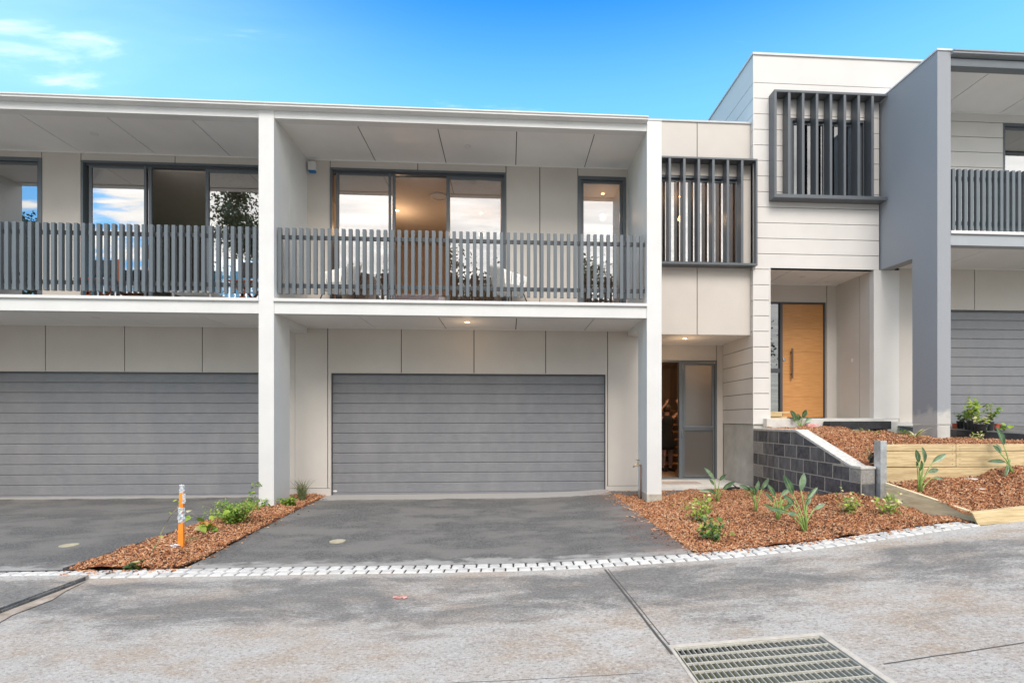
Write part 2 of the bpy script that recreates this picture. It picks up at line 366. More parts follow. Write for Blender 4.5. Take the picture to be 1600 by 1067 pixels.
def sheet(name, x0, x1, y0f, y1f, nx, ny, zf, m, **kw):
    mb = MB(); vs = []
    for i in range(nx+1):
        x = x0+(x1-x0)*i/nx; a = y0f(x) if callable(y0f) else y0f; b = y1f(x) if callable(y1f) else y1f
        for j in range(ny+1):
            y = a+(b-a)*j/ny; vs.append((x, y, zf(x, y)))
    mb.add(vs, [(i*(ny+1)+j, (i+1)*(ny+1)+j, (i+1)*(ny+1)+j+1, i*(ny+1)+j+1) for i in range(nx) for j in range(ny)])
    return mb.build(name, m, smooth=True, **kw)
# sett strip path (back edge and front edge)
bk = [on_road(u, v) for u, v in [(-250,900),(0,895),(300,889.3),(500,886),(700,883.6),(880,879),(1000,870.5),(1080,866),(1260,848.5),(1340,837.5),(1445,822),(1500,815)]]
bk = [(p[0], p[1]) for p in bk]
def back_edge(x):
    if x <= bk[0][0]: return bk[0][1]
    for (a, ya), (b, yb) in zip(bk[:-1], bk[1:]):
        if x <= b: t = (x-a)/(b-a); return ya+(yb-ya)*t
    return bk[-1][1]+(x-bk[-1][0])*.02
def be(x): return sum(back_edge(x+d) for d in (-.3,-.15,0,.15,.3))/5
SW = .225
gz = lambda x, y: -.06
sheet('ground', -160, 160, -160, 200, 4, 4, gz, mat('far_ground', (.13,.14,.07), .95, .3, .3), kind='structure')
# grate location
GA = on_road(1040, 1004); GB = on_road(1296, 992)
gx0, gx1 = GA[0]+.0, GB[0]-.02; gy1 = (GA[1]+GB[1])/2; gy0 = gy1-.92
mb = MB()
def road_sheet():
    xs = sorted({*[ -30+i*1.0 for i in range(0, 28)], *[-3+i*.25 for i in range(0, 57)], gx0, gx1}); xs = [x for x in xs if x <= 11]+[15, 22, 30]
    ysr = [-30,-20,-12,-7,-4,-2,0,1,1.6,gy0,(gy0+gy1)/2,gy1]
    for xa, xb in zip(xs[:-1], xs[1:]):
        for k in range(len(ysr)):
            ya = ysr[k]; yb0 = ysr[k+1] if k+1 < len(ysr) else None
            if gx0-1e-6 <= xa and xb <= gx1+1e-6 and k+1 < len(ysr) and ya >= gy0-1e-6: continue
            y2a = yb0 if yb0 is not None else be(xa)-SW+.02; y2b = yb0 if yb0 is not None else be(xb)-SW+.02
            mb.add([(xa,ya,road_z(xa)),(xb,ya,road_z(xb)),(xb,y2b,road_z(xb)),(xa,y2a,road_z(xa))], [(0,1,2,3)])
road_sheet(); mb.build('road', ROAD, kind='structure')
# base under everything between the setts and the houses
sheet('subgrade', -14, 11, lambda x: be(x)-SW-.02, 10.4, 40, 4, lambda x, y: -.035, 'conc_lt', kind='structure')

# ---- setts: two rows of small pale setts, each a bevelled block in a dark joint bed
mb = MB(); x = -9.0; row = 0
def sett(mb, xa, xb, ya, yb, z):
    g = .007; xa += g; xb -= g; b = .008
    def pt(x, t, dz, ins=0): return (x, be(x)-SW+ya+(yb-ya)*t+(ins if t == 0 else -ins), road_z(x)+dz)
    vs = [pt(xa,0,z-.03), pt(xb,0,z-.03), pt(xb,1,z-.03), pt(xa,1,z-.03), pt(xa,0,z-b), pt(xb,0,z-b), pt(xb,1,z-b), pt(xa,1,z-b),
          pt(xa+b,0,z,b), pt(xb-b,0,z,b), pt(xb-b,1,z,b), pt(xa+b,1,z,b)]
    mi = R.choice((0,0,0,1,2))
    mb.add(vs, [(0,1,5,4),(1,2,6,5),(2,3,7,6),(3,0,4,7),(4,5,9,8),(5,6,10,9),(6,7,11,10),(7,4,8,11),(8,9,10,11)], mi)
for row in (0, 1):
    x = -9.0+row*.06
    while x < 4.74:
        L_ = .112+R.uniform(-.006,.006); sett(mb, x, x+L_, row*.112, row*.112+.106, .012+R.uniform(-.002,.002)); x += L_
mb.build('sett_strip', [mat('sett_a', (.56,.55,.525), .8, .14, 12, .4, 80), mat('sett_b', (.50,.49,.47), .8, .14, 12, .4, 80), mat('sett_c', (.62,.61,.58), .8, .12, 12, .4, 80)], kind='structure')
sheet('sett_bedding', -9.1, 5.0, lambda x: be(x)-SW-.015, lambda x: be(x)+.005, 60, 1, lambda x, y: road_z(x)-.002, mat('joint_bedding', (.035,.033,.03), .9, .3, 20), kind='structure')

# ---- driveways
def dz0(x, y): return .004+.006*math.sin(y*1.1)*0+max(0,(y-8.9))*.05
sheet('driveway', -3.12, 1.80, lambda x: be(x), 9.36, 14, 8, lambda x, y: road_z(x)+dz0(x, y)+.004, ASPH, kind='structure')
dv = bpy.data.objects['driveway']
for v in dv.data.vertices:                    # the left edge runs slightly outwards towards the garage
    wx = v.co.x+dv.location.x; wy = v.co.y+dv.location.y
    if wx < 0: v.co.x += (wx/-3.12)*(-.16+ .0)*( (wy-4.85)/4.4) + (wx/-3.12)*.17*(1-(wy-4.85)/4.4)
sheet('neighbour_driveway', -12, -3.97, lambda x: be(x), 9.36, 10, 6, lambda x, y: .012+dz0(x, y), ASPH2, kind='structure')
mb = MB(); mb.box(-4.005,-3.965, be(-3.98), 9.2, -.03, .035); mb.build('driveway_edging', 'kerb', kind='structure', bevel=.006)
# raised apron of the neighbouring road slab with its broken black edge and the dirt lying against it
mb = MB(); mb.box(-14, -3.60, 1.0, be(-4)-SW-.005, -.05, .035); mb.build('road_apron', ROAD, kind='structure')
mb = MB(); yy = 1.6
while yy < 4.5:
    l = R.uniform(.10,.3); x = -3.585+R.uniform(-.012,.012); mb.box(x-.008, x+R.uniform(.0,.010), yy, yy+l-.004, -.02, .034+R.uniform(-.010,.002)); yy += l
mb.build('apron_edge', mat('broken_edge', (.14,.137,.13), .9, .5, 15, .8, 50), kind='structure', bevel=.008)
mb = MB(); pts = [(-3.57,2.0),(-3.30,2.0),(-3.36,2.6),(-3.33,3.0),(-3.41,3.3),(-3.40,3.6),(-3.46,3.8),(-3.45,4.1),(-3.52,4.3),(-3.57,4.6)]
mb.add([(p[0],p[1],.006) for p in pts], [tuple(range(len(pts)))]); mb.build('gutter_dirt', mat('dry_dirt', (.30,.24,.18), .95, .3, 9, .9, 40, col2=(.48,.42,.36), detail=8), kind='structure')
# ---- drain grate
t = thing('drain_grate', 'galvanised steel drain grate set in the concrete road', 'drain grate', ((gx0+gx1)/2,(gy0+gy1)/2,0))
zr = lambda x: road_z(x)+.006
def sloped(mb, xa, xb, ya, yb, h0, h1, mi=0):
    mb.add([(xa,ya,zr(xa)+h0),(xb,ya,zr(xb)+h0),(xb,yb,zr(xb)+h0),(xa,yb,zr(xa)+h0),(xa,ya,zr(xa)+h1),(xb,ya,zr(xb)+h1),(xb,yb,zr(xb)+h1),(xa,yb,zr(xa)+h1)],
           [(0,3,2,1),(4,5,6,7),(0,1,5,4),(1,2,6,5),(2,3,7,6),(3,0,4,7)], mi)
mb = MB(); w = .035
sloped(mb, gx0, gx1, gy1-w, gy1, -.02, .0); sloped(mb, gx0, gx1, gy0, gy0+w, -.02, .0); sloped(mb, gx0, gx0+w*.6, gy0+w, gy1-w, -.02, 0); sloped(mb, gx1-w*1.1, gx1, gy0+w, gy1-w, -.02, 0)
mb.build('frame', mat('cement_surround', (.50,.46,.40), .7, .15, 14, .4, 60), t, bevel=.003)
mb = MB(); n = 27
for i in range(n+1):
    x = gx0+.035+(gx1-gx0-.085)*i/n; sloped(mb, x-.0022, x+.0022, gy0+w, gy1-w, -.028, -.006)
mb.build('bearing_bars', mat('dirty_galv', (.46,.44,.38), .5, .15, 20), t)
mb = MB(); n = 9
for i in range(n+1):
    y = gy0+w+.01+(gy1-gy0-2*w-.02)*i/n; sloped(mb, gx0+.03, gx1-.05, y-.003, y+.003, -.018, -.004)
mb.build('cross_rods', mat('dirty_galv_rod', (.50,.48,.42), .5, .15, 20), t)
mb = MB(); z0 = -.42; mb.panel(gx0, gx1, gy0, gy1, z0-.05, z0, ax='z')
for (xa,xb,ya,yb) in ((gx0-.05,gx0,gy0,gy1),(gx1,gx1+.05,gy0,gy1),(gx0,gx1,gy0-.05,gy0),(gx0,gx1,gy1,gy1+.05)): mb.box(xa,xb,ya,yb,z0,-.03)
mb.build('pit', mat('pit_concrete', (.26,.25,.22), .9, .3, 6), t)

# ================================================================== garden beds with bark mulch
def idw(pts):
    def f(x, y):
        s = w = 0
        for px, py, pz in pts:
            d = 1/((x-px)**2+(y-py)**2+.02)**1.6; s += d*pz; w += d
        return s/w
    return f
und = lambda x, y: .011*math.sin(x*9+y*5)*math.sin(y*11)+.008*math.sin(x*17-y*13+2)
MULM = [mat('mulch_red', (.34,.135,.06), .9, .4, 50), mat('mulch_rust', (.47,.205,.09), .9, .3, 50), mat('mulch_tan', (.58,.34,.19), .9, .25, 50), mat('mulch_dark', (.06,.032,.022), .9, .4, 50), mat('mulch_pale', (.62,.42,.27), .9, .2, 50)]
def bed(name, x0, x1, y0f, y1f, zf, dens, label, spill=0):
    mb = MB(); nx, ny = 26, 26; vs = []
    for i in range(nx+1):
        x = x0+(x1-x0)*i/nx; a, b = y0f(x), y1f(x)
        for j in range(ny+1):
            y = a+(b-a)*j/ny; vs.append((x, y, zf(x, y)+und(x, y)))
    mb.add(vs, [(i*(ny+1)+j, (i+1)*(ny+1)+j, (i+1)*(ny+1)+j+1, i*(ny+1)+j+1) for i in range(nx) for j in range(ny)], 0)
    area = (x1-x0)*sum(y1f(x0+(x1-x0)*k/8)-y0f(x0+(x1-x0)*k/8) for k in range(9))/9
    for _ in range(int(dens*area)):
        x = R.uniform(x0, x1); a, b = y0f(x), y1f(x)
        y = R.uniform(a, b); z = zf(x, y)+und(x, y)+R.uniform(.002,.022)
        l = R.choice((R.uniform(.005,.012),R.uniform(.006,.016),R.uniform(.012,.026))); w = R.uniform(.0025,.006); an = R.uniform(0, math.pi); ti = R.gauss(0,.45); ro = R.gauss(0,.5)
        dx, dy = math.cos(an)*l, math.sin(an)*l; ex, ey = -math.sin(an)*w, math.cos(an)*w; h = math.sin(ti)*l; k = math.sin(ro)*w
        q = .5+.5*math.sin(x*3.1+1.7*math.sin(y*2.3))*math.cos(y*2.7+x); mi = R.choices((0,1,2,3,4), (24,34,15+12*q,17-12*q,4+7*q))[0]
        mb.add([(x-dx-ex,y-dy-ey,z-h-k),(x+dx-ex,y+dy-ey,z+h-k),(x+dx+ex,y+dy+ey,z+h+k),(x-dx+ex,y-dy+ey,z-h+k),(x-dx*.8,y-dy*.8,z-h+.006),(x+dx*.7,y+dy*.7,z+h+.006)],
               [(0,1,5,4),(4,5,2,3)], mi)
    if spill:
        for _ in range(spill):
            x = R.uniform(x0, x1); y = y0f(x)-abs(R.gauss(0,.07)); z = road_z(x)+.016
            if R.random() < .5: y = R.uniform(y0f(x0), 9.0); x = (x0-abs(R.gauss(0,.09)) if x0 > 0 else x1-.28*max(0,min(1,(y-4.9)/4.2))+abs(R.gauss(0,.08))); z = road_z(x)+.018
            l = R.uniform(.006,.02); w = R.uniform(.003,.007); an = R.uniform(0, math.pi); dx, dy = math.cos(an)*l, math.sin(an)*l; ex, ey = -math.sin(an)*w, math.cos(an)*w
            mb.add([(x-dx-ex,y-dy-ey,z-.004),(x+dx-ex,y+dy-ey,z-.004),(x+dx+ex,y+dy+ey,z-.003),(x-dx+ex,y-dy+ey,z-.003),(x-dx*.8,y-dy*.8,z+.003),(x+dx*.7,y+dy*.7,z+.004)], [(0,1,5,4),(4,5,2,3)], R.choice((0,1,2,3)))
    return mb.build(name, MULM, kind='stuff', label=label)
zl = lambda x, y: .022+.02*math.exp(-((x+3.55)/.25)**2)
bed('mulch_bed', -3.965, -2.98, lambda x: be(x), lambda x: 9.22 if x < -3.2 else 4.86+(x+2.95)/(-3.27+2.95)*4.3, zl, 6500, 'narrow bark mulch bed between the two driveways', 160)
LOW = [(1.8,9.2,.03),(3,9.2,.04),(4.45,9.2,.06),(4.45,8.2,.12),(4.45,7.2,.27),(4.48,6.3,.40),(1.8,7.5,.03),(1.8,6,.05),(1.85,5.1,.075),(3,5.3,.16),(3.8,5.2,.22),(4.6,5.1,.285),(4.72,6.1,.32),(4.78,5.6,.255),(4.6,5.8,.28),(2.8,7.5,.05),(3.6,6.4,.17),(2.6,6,.09)]
zlow = idw(LOW)
bed('mulch_bed', 1.80, 4.86, lambda x: be(x), lambda x: 9.3 if x < 4.5 else 6.28, zlow, 6500, 'large bark mulch bed in front of the block retaining wall', 420)
MID = [(4.9,6.25,.55),(4.9,5.6,.44),(4.95,5.15,.37),(5.6,6.28,.60),(6.7,6.28,.74),(5.7,5.2,.46),(6.7,5.2,.55),(8,6.28,.85),(8,5.3,.6)]
zmid = idw(MID)
bed('mulch_bed', 4.84, 8.2, lambda x: 5.06, lambda x: 6.296, zmid, 5500, 'bark mulch terrace in front of the timber sleeper wall')
UP = [(4.7,9.0,1.20),(4.7,8.2,1.19),(4.7,7.7,1.16),(4.7,7.0,.93),(4.7,6.5,.74),(4.9,6.4,.86),(5.4,6.4,.99),(6.5,6.4,1.0),(8,6.4,1.0),(5.6,7.8,1.14),(5.6,9,1.22),(6.9,8.3,1.07),(7.3,7.9,1.03),(7.3,7.2,1.04),(6.9,9,1.15),(8,7,.98)]
zup = idw(UP)
bed('mulch_bed', 4.67, 8.4, lambda x: 6.36, lambda x: 9.05 if x < 6.9 else 8.6, zup, 4500, 'upper bark mulch bed behind the timber sleeper wall')

# ================================================================== block retaining wall
t = thing('retaining_wall', 'charcoal block retaining wall with sloping pale coping stepping down towards the road', 'retaining wall', (4.57, 7.7, 0))
prof = [(9.14,-.05),(6.262,-.05),(6.262,.735),(6.45,.735),(7.75,1.175),(9.14,1.175)]
mb = MB(); mb.prism([(y,z) for y,z in prof], 4.4835, 4.665, 'x'); mb.build('core', mat('mortar', (.44,.41,.35), .9, .2, 20, .5, 60), t)
def clip(poly, a, b, c):      # keep a*y+b*z<=c
    out = []
    for i in range(len(poly)):
        p, q = poly[i], poly[(i+1)%len(poly)]; dp = a*p[0]+b*p[1]-c; dq = a*q[0]+b*q[1]-c
        if dp <= 0: out.append(p)
        if dp*dq < 0: k = dp/(dp-dq); out.append((p[0]+(q[0]-p[0])*k, p[1]+(q[1]-p[1])*k))
    return out
mb = MB(); zl_ = [-.06,.145,.35,.555,.76,.965,1.17]; g = .0075
for r in range(6):
    y = 9.14; first = .1775 if r % 2 else .0
    cuts = [9.14]; y = 9.14-(first or .355)
    while y > 6.40: cuts.append(y); y -= .355
    cuts.append(6.262)
    for b, a in zip(cuts[:-1], cuts[1:]):
        gy = .012; poly = [(a+gy,zl_[r]+g),(b-gy,zl_[r]+g),(b-gy,zl_[r+1]-g),(a+gy,zl_[r+1]-g)]
        sl = (1.175-.735)/(7.75-6.45)
        poly = clip(poly, -sl, 1, .735-sl*6.45-.01)      # under the sloping coping
        poly = clip(poly, 0, 1, 1.165)
        if a < 6.5: poly = clip(poly, 0, 1, .735)
        if len(poly) < 3: continue
        pale = (r == 3 and a < 6.3) or (r in (4,2) and b > 9.1)
        mb.prism(poly, 4.4805-R.uniform(0,.0012), 4.60, 'x', 3 if pale else R.choice((0,1,2)))
for r in range(4):            # end face
    z1 = min(zl_[r+1], .735); mb.box(4.492, 4.66, 6.255, 6.30, zl_[r]+g, z1-g, 3 if r == 3 else R.choice((0,1)))
mb.build('blocks', [mat('block_a', (.10,.10,.108), .6, .5, 14, .4, 60, stretch=(1,1,.5)), mat('block_b', (.135,.135,.14), .65, .45, 9, .4, 60, stretch=(1,1,.4)), mat('block_c', (.085,.085,.095), .6, .5, 16, .4, 60), mat('block_pale', (.30,.29,.27), .85, .2, 30, .6, 90)], t)
mb = MB(); mb.prism([(9.14,1.175),(7.75,1.175),(6.45,.735),(6.25,.735),(6.25,.768),(6.44,.768),(7.74,1.21),(9.14,1.21)], 4.470, 4.675, 'x')
mb.build('coping', mat('coping_concrete', (.60,.58,.54), .85, .2, 18, .6, 50), t, bevel=.004)

# ================================================================== timber sleeper walls
t = thing('sleeper_wall', 'new pine sleeper retaining wall holding the upper mulch bed', 'retaining wall', (6.4, 6.32, .5))
jx = xat(1494, 6.3)
def sleeper(x0, x1, z0, z1):
    mb = MB(); mb.box(x0, x1, 6.30, 6.355, z0, z1); mb.build('sleeper', 'timber', t, bevel=.004)
sleeper(4.76, 8.4, .545, .748); sleeper(4.76, jx-.003, .757, .955); sleeper(jx+.003, 8.4, .755, .953); sleeper(4.76, jx-.003, .962, 1.046); sleeper(jx+.003, 8.4, .960, 1.045)
mb = MB(); mb.box(4.77, 8.4, 6.357, 6.50, .1, .93); mb.build('backfill', 'kerb', t)
mb = MB()
for sx in (-1, 1):
    for zz in (.79,.85,.92,.98,1.02):
        mb.lathe((jx+sx*.05, 6.2985, zz), [(.004,-.004),(.004,.004)], 6)
mb.build('nails', 'rust', t)
mb = MB(); mb.box(4.680, 4.688, 6.185, 6.29, .36, 1.10); mb.box(4.680, 4.762, 6.29, 6.298, .36, 1.10); mb.box(4.680,4.762,6.178,6.185,.36,1.10)
tagged(mb.build('steel_post', 'galv', bevel=.002), 'galvanised steel channel post between the block wall and pine sleepers', 'post')
# low edging boards
A0, A1 = Vector((4.735, 6.20, 0)), Vector((4.90, 5.10, 0))
mb = MB(); d = (A1-A0); nrm = Vector((-d.y, d.x, 0)).normalized()*.045
vs = []
for p, z0, z1 in ((A0,.24,.575),(A1,.18,.385)):
    for q, z in ((p,z0),(p+nrm,z0),(p+nrm,z1),(p,z1)): vs.append((q.x,q.y,z))
mb.add(vs, [(0,1,2,3),(7,6,5,4),(0,4,5,1),(1,5,6,2),(2,6,7,3),(3,7,4,0)])
tagged(mb.build('edging_board', 'timber_y', bevel=.004), 'pine edging board running down from the steel post towards the setts', 'board')
b0x, b1x = 4.76, 8.2
mb = MB(); mb.add([(b0x+.06,4.955,.24),(b1x,5.00,.50),(b1x,5.02,.72),(b0x,4.98,.405),(b0x+.10,5.03,.24),(b1x,5.075,.50),(b1x,5.095,.725),(b0x+.04,5.055,.41)],
        [(0,1,2,3),(4,7,6,5),(0,4,5,1),(1,5,6,2),(2,6,7,3),(3,7,4,0)])
tagged(mb.build('edging_board', 'timber', bevel=.005), 'thick pine sleeper lying tilted beside the road at the right edge', 'board')

# ================================================================== generic house parts
def garage_door(parent, x0, x1, z0, z1, y):
    mb = MB(); n = 12; h = (z1-z0-.03)/n
    for i in range(n):
        a = z0+.03+i*h; b = a+h
        mb.prism([(y+.02,a),(y+.006,a+.003),(y-.001,a+.012),(y,b-.016),(y+.009,b-.008),(y+.009,b),(y+.02,b)], x0, x1, 'x', 0)
        mb.v = [(v[0],v[1],v[2]) for v in mb.v]
    mb.box(x0, x1, y+.02, y+.05, z0+.03, z1, 0)
    d = mb.build('garage_door', 'door', parent)
    mb = MB(); mb.box(x0, x1, y-.004, y+.04, z0, z0+.033); mb.build('bottom_rail', mat('door_rail', (.22,.22,.24), .4, .06, 4), d)
    mb = MB(); mb.box(x0-.006, x0+.010, y-.030, y-.006, z0, z1); mb.box(x1-.010, x1+.006, y-.030, y-.006, z0, z1); mb.box(x0+.010, x1-.010, y-.030, y-.006, z1-.022, z1); mb.build('jamb_shadow', 'slate_dk', parent)  # dark strips stand in for the shadow in the jamb gap
    return d
def frame_rect(mb, x0, x1, z0, z1, y0, y1, w, wb=None, mi=0):
    wb = w if wb is None else wb
    mb.box(x0, x0+w, y0, y1, z0, z1, mi); mb.box(x1-w, x1, y0, y1, z0, z1, mi)
    mb.box(x0+w, x1-w, y0, y1, z1-w, z1, mi)
    if wb: mb.box(x0+w, x1-w, y0, y1, z0, z0+wb, mi)
def sliding_door(parent, x0, z0, z1, y):
    """three panel slider 3.106 wide, middle panel slid open"""
    X = lambda u: x0+(xat(u, y)-xat(515.5, y))
    mb = MB(); x1 = X(791)
    frame_rect(mb, x0, x1, z0, z1, y-.012, y+.12, .036, .03)
    fr = mb.build('sliding_door', 'frame', parent, bevel=.003)
    mb = MB(); frame_rect(mb, X(524), X(617), z0+.035, z1-.05, y+.035, y+.07, .05, .08); mb.box(X(606.5),X(610),y+.02,y+.034,z0+.04,z1-.06)
    mb.build('sash', 'frame', fr, bevel=.003)
    mb = MB(); frame_rect(mb, X(697), X(788), z0+.035, z1-.075, y+.035, y+.07, .055, .08)
    mb.build('sash', 'frame', fr, bevel=.003)
    mb = MB(); mb.box(x0+.036, x1-.036, y+.03, y+.11, z1-.075, z1-.036); mb.build('head_track', 'slate_dk', fr)
    for a, b in ((529, 612), (703, 782)):
        mb = MB(); mb.box(X(a), X(b), y+.048, y+.054, z0+.10, z1-.095); mb.build('pane', 'glass', fr)
    mb = MB(); mb.box(X(613), X(616), y+.022, y+.034, z0+.95, z0+1.2); mb.build('handle', 'slate_dk', fr)
    return fr
def framed_window(parent, x0, x1, z0, z1, y, name='window', gl='glass', w=.045, mull=()):
    mb = MB(); frame_rect(mb, x0, x1, z0, z1, y-.012, y+.11, w); fr = mb.build(name, 'frame', parent, bevel=.003)
    mb = MB(); frame_rect(mb, x0+w+.004, x1-w-.004, z0+w+.004, z1-w-.004, y+.03, y+.065, .045)
    for mx in mull: mb.box(mx-.025, mx+.025, y+.03, y+.066, z0+w+.05, z1-w-.05)
    mb.build('sash', 'frame', fr, bevel=.003)
    mb = MB(); mb.box(x0+w+.045, x1-w-.045, y+.045, y+.051, z0+w+.045, z1-w-.045); mb.build('pane', gl, fr)
    return fr
def balustrade(parent, xs, y, z0, z1, xa, xb, rz=((3.398,3.458),(4.143,4.203))):
    mb = MB()
    for a, b in rz[:1]: mb.box(xa, xb, y+.043, y+.078, a, b)
    bl = mb.build('balustrade', 'slate_dk', parent, bevel=.003)
    mb = MB(); a, b = rz[1]; mb.box(xa, xb, y+.043, y+.078, a, b); mb.build('rail', 'slate_dk', bl, bevel=.003)
    first = None
    for x in xs:
        if first is None:
            mb = MB(); mb.box(x, x+.052, y-.012, y+.042, z0, z1); first = mb.build('baluster', 'slate', bl, bevel=.003); fx = x
        else: copy_part(first, x-fx)
    return bl
def soffit(parent, cuts, y0, y1, z, m='soffit', holes=()):
    mb = MB(); mb.joined(cuts, y0, y1, z, z+.012, holes, ax='z', mi=0); mb.box(cuts[0], cuts[-1], y0, y1, z+.012, z+.05, 1)
    mb.box(cuts[0], cuts[-1], y1-.03, y1-.002, z-.012, z-.0005, 0)
    return mb.build('soffit', [m, 'gap'], parent)
def room(parent, x0, x1, y0, y1, z0, z1, wall='rwall', hole=()):
    mb = MB(); mb.box(x0, x1, y0, y1, z1, z1+.05, 1); mb.box(x0, x1, y0, y1, z0-.05, z0, 2)
    mb.box(x0-.05, x0, y0, y1, z0-.05, z1+.05, 0); mb.box(x1, x1+.05, y0, y1, z0-.05, z1+.05, 0); mb.panel(x0-.05, x1+.05, z0-.05, z1+.05, y1, y1+.05, hole, mi=0)
    return mb.build('room', [wall, 'ceil', 'rfloor'], parent)
def downlight(u, v, z, label, on, r=.055, parent_group='recessed downlights under the balconies and porches'):
    x, y = on_z(u, v, z)
    t = thing('downlight', label, 'downlight', (x, y, z), parent_group)
    mb = MB(); mb.lathe((x,y,z), [(r,-.001),(r,-.006),(r*.82,-.008),(r*.8,-.003)], 20); mb.build('trim_ring', 'white', t, smooth=False)
    mb = MB(); mb.lathe((x,y,z), [(r*.78,-.0025),(r*.4,-.0045),(.002,-.005)], 20); mb.build('lens', 'lamp_on' if on else 'lamp_off', t)
    return x, y
def point(x, y, z, e, r=.06):
    l = bpy.data.lights.new('lamp_and_fill_glow', 'POINT'); l.energy = e; l.color = (1,.66,.38); l.shadow_soft_size = r
    o = bpy.data.objects.new('lamp_and_fill_glow', l); C.objects.link(o); o.location = (x,y,z)

def facade(parent, X0, X1, sld_x, win, gx, low_cuts, up_cuts, soff_u, left_edge, zg=.03):
    """garage storey + balcony storey of a terrace unit"""
    gh = (gx[0], gx[1], -1, 2.185)
    mb = MB(); mb.joined(low_cuts, .16, 2.98, G, G+.02, [gh]); mb.panel(low_cuts[0], low_cuts[-1], -.02, 3.1, G+.02, G+.12, [gh], mi=1)
    mb.joined([low_cuts[0], gx[0]-.012], .02, .152, G-.006, G+.02); mb.joined([gx[1]+.012, low_cuts[-1]], .02, .152, G-.006, G+.02)
    for x in gx: mb.box(*( (x-.010, x+.004) if x == gx[0] else (x-.004, x+.010)), G-.008, G+.10, 0, 2.188)
    mb.box(gx[0]-.010, gx[1]+.010, G-.008, G+.10, 2.188, 2.20)
    mb.build('lower_wall', ['panel','gap'], parent)
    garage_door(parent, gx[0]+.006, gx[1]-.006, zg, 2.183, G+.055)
    holes = [(sld_x, sld_x+3.106, 3.1, 5.81), (win[0], win[1], win[2], win[3])]
    mb = MB(); mb.joined(up_cuts, 3.15, 5.94, G, G+.02, holes); mb.panel(up_cuts[0], up_cuts[-1], 3.1, 6.0, G+.02, G+.12, holes, mi=1)
    mb.build('upper_wall', ['panel','gap'], parent)
    sliding_door(parent, sld_x, 3.19, 5.81, G)
    soffit(parent, soff_u, F+.14, G, 5.94); soffit(parent, soff_u, F+.14, G, 2.985)
    # balcony slab with moulded lip
    mb = MB(); mb.box(X0, X1, F, F+.14, 2.967, 3.145); mb.box(X0, X1, F-.035, F+.14, 3.15, 3.195); mb.box(X0, X1, F-.018, F+.13, 3.145, 3.15)
    mb.box(X0, X1, F+.14, G, 3.04, 3.17)
    mb.build('balcony', 'white', parent, bevel=.004)
    mb = MB(); mb.box(X0, X1, F, F+.14, 5.922, 6.035); mb.build('roof_beam', 'white', parent, bevel=.003)

UP_S = [xat(u, F) for u in (553.5,681.6,807.6,931.7)]
# ---- middle townhouse
mid = thing('townhouse', 'middle beige townhouse with slatted balcony over a wide grey garage door', 'townhouse', (-.7, G, 0), 'attached two-storey townhouses')
facade(mid, -3.54, 2.18, -3.149, (1.257,2.141,3.1,5.79), (-3.133,1.768),
       [-3.748, xat(512,G), xat(627,G), xat(740.6,G), xat(852.7,G), xat(949.5,G), 2.55],
       [-3.64, xat(515.8,G), xat(652.7,G), xat(790.6,G), xat(843.5,G), xat(903,G), 2.25], [-3.54,*UP_S,2.18], -3.54)
framed_window(mid, 1.257, 2.141, 3.15, 5.79, G, 'balcony_door', 'glass', .06)
n = 54; xs = [-3.519+i*(2.14+3.519-.055)/(n-1) for i in range(n)]
balustrade(mid, xs, F+.08, 3.29, 4.30, -3.54, 2.18)
for i, (x0, x1) in enumerate(((-3.765,-3.54),(2.18,2.417))):
    mb = MB(); mb.box(x0, x1, F-.012, 8.53, -.05, 6.055 if i == 0 else 6.085, 0)
    mb.box(x0-.003, x1+.003, F-.015, 8.533, -.05, .07 if i == 0 else .19, 1)
    mb.box(x0-.006 if i == 0 else x0, x1+.006, F-.02, F+.1, *((6.055, 6.066) if i == 0 else (6.085, 6.10)), 0)
    mb.build('column', ['white', mat('stained_footing', (.46,.42,.35), .9, .25, 10, .4, 50)], mid, bevel=.004)
    mb = MB(); mb.box(x0, x1, 8.53, G+.02, 2.885, 6.03); mb.build('blade_wall', 'white', mid, bevel=.003)
def gutter(parent, x0, x1, m='white', z=6.10, y=F):
    mb = MB(); mb.prism([(y-.115,z),(y-.115,z-.018),(y-.10,z-.026),(y-.10,z-.05),(y-.012,z-.065),(y+.14,z-.065),(y+.14,z)], x0, x1, 'x')
    mb.build('gutter', m, parent)
gutter(mid, -3.65, 2.178)
mb = MB(); mb.box(-3.65, 2.42, F+.10, 12.9, 6.02, 6.09); mb.build('roof', 'slate_dk', mid)
room(mid, -3.5, 2.28, G+.12, 13, 3.17, 5.72)
# lobby block: hooded window above, glazed entry below
P = G
Phole = (xat(1015,P), xat(1159,P), 4.2, 5.86)
mb = MB(); cuts = [2.42, xat(1089.3,P), 4.484]
mb.joined(cuts, 2.932, 5.80, P, P+.02, [Phole]); mb.joined(cuts, 5.811, 6.84, P, P+.02, [Phole])
mb.panel(2.42, 4.484, 2.99, 6.84, P+.02, P+.12, [Phole], mi=1)
mb.box(2.42, 2.44, P+.12, 13, 2.95, 6.84)
mb.build('lobby_upper_wall', ['panel','gap'], mid)
mb = MB(); mb.box(2.40, 4.484, P-.02, P+.18, 6.84, 6.875); mb.build('parapet_cap', mat('cap_metal', (.50,.52,.53), .4, .05, 4), mid, bevel=.003)
mb = MB(); mb.box(2.44, 4.484, P+.15, 13, 6.6, 6.65); mb.build('lobby_roof', 'slate_dk', mid)
framed_window(mid, Phole[0], Phole[1], Phole[2], Phole[3], P+.02, 'window', 'glass', .045, (3.35,))
room(mid, 2.5, 4.42, G+.14, 12.5, 3.17, 5.9)
soffit(mid, [2.42, xat(1035,P)+.15, on_y(1123.8,524,P)[0], 4.484], P+.0215, T, 2.932)
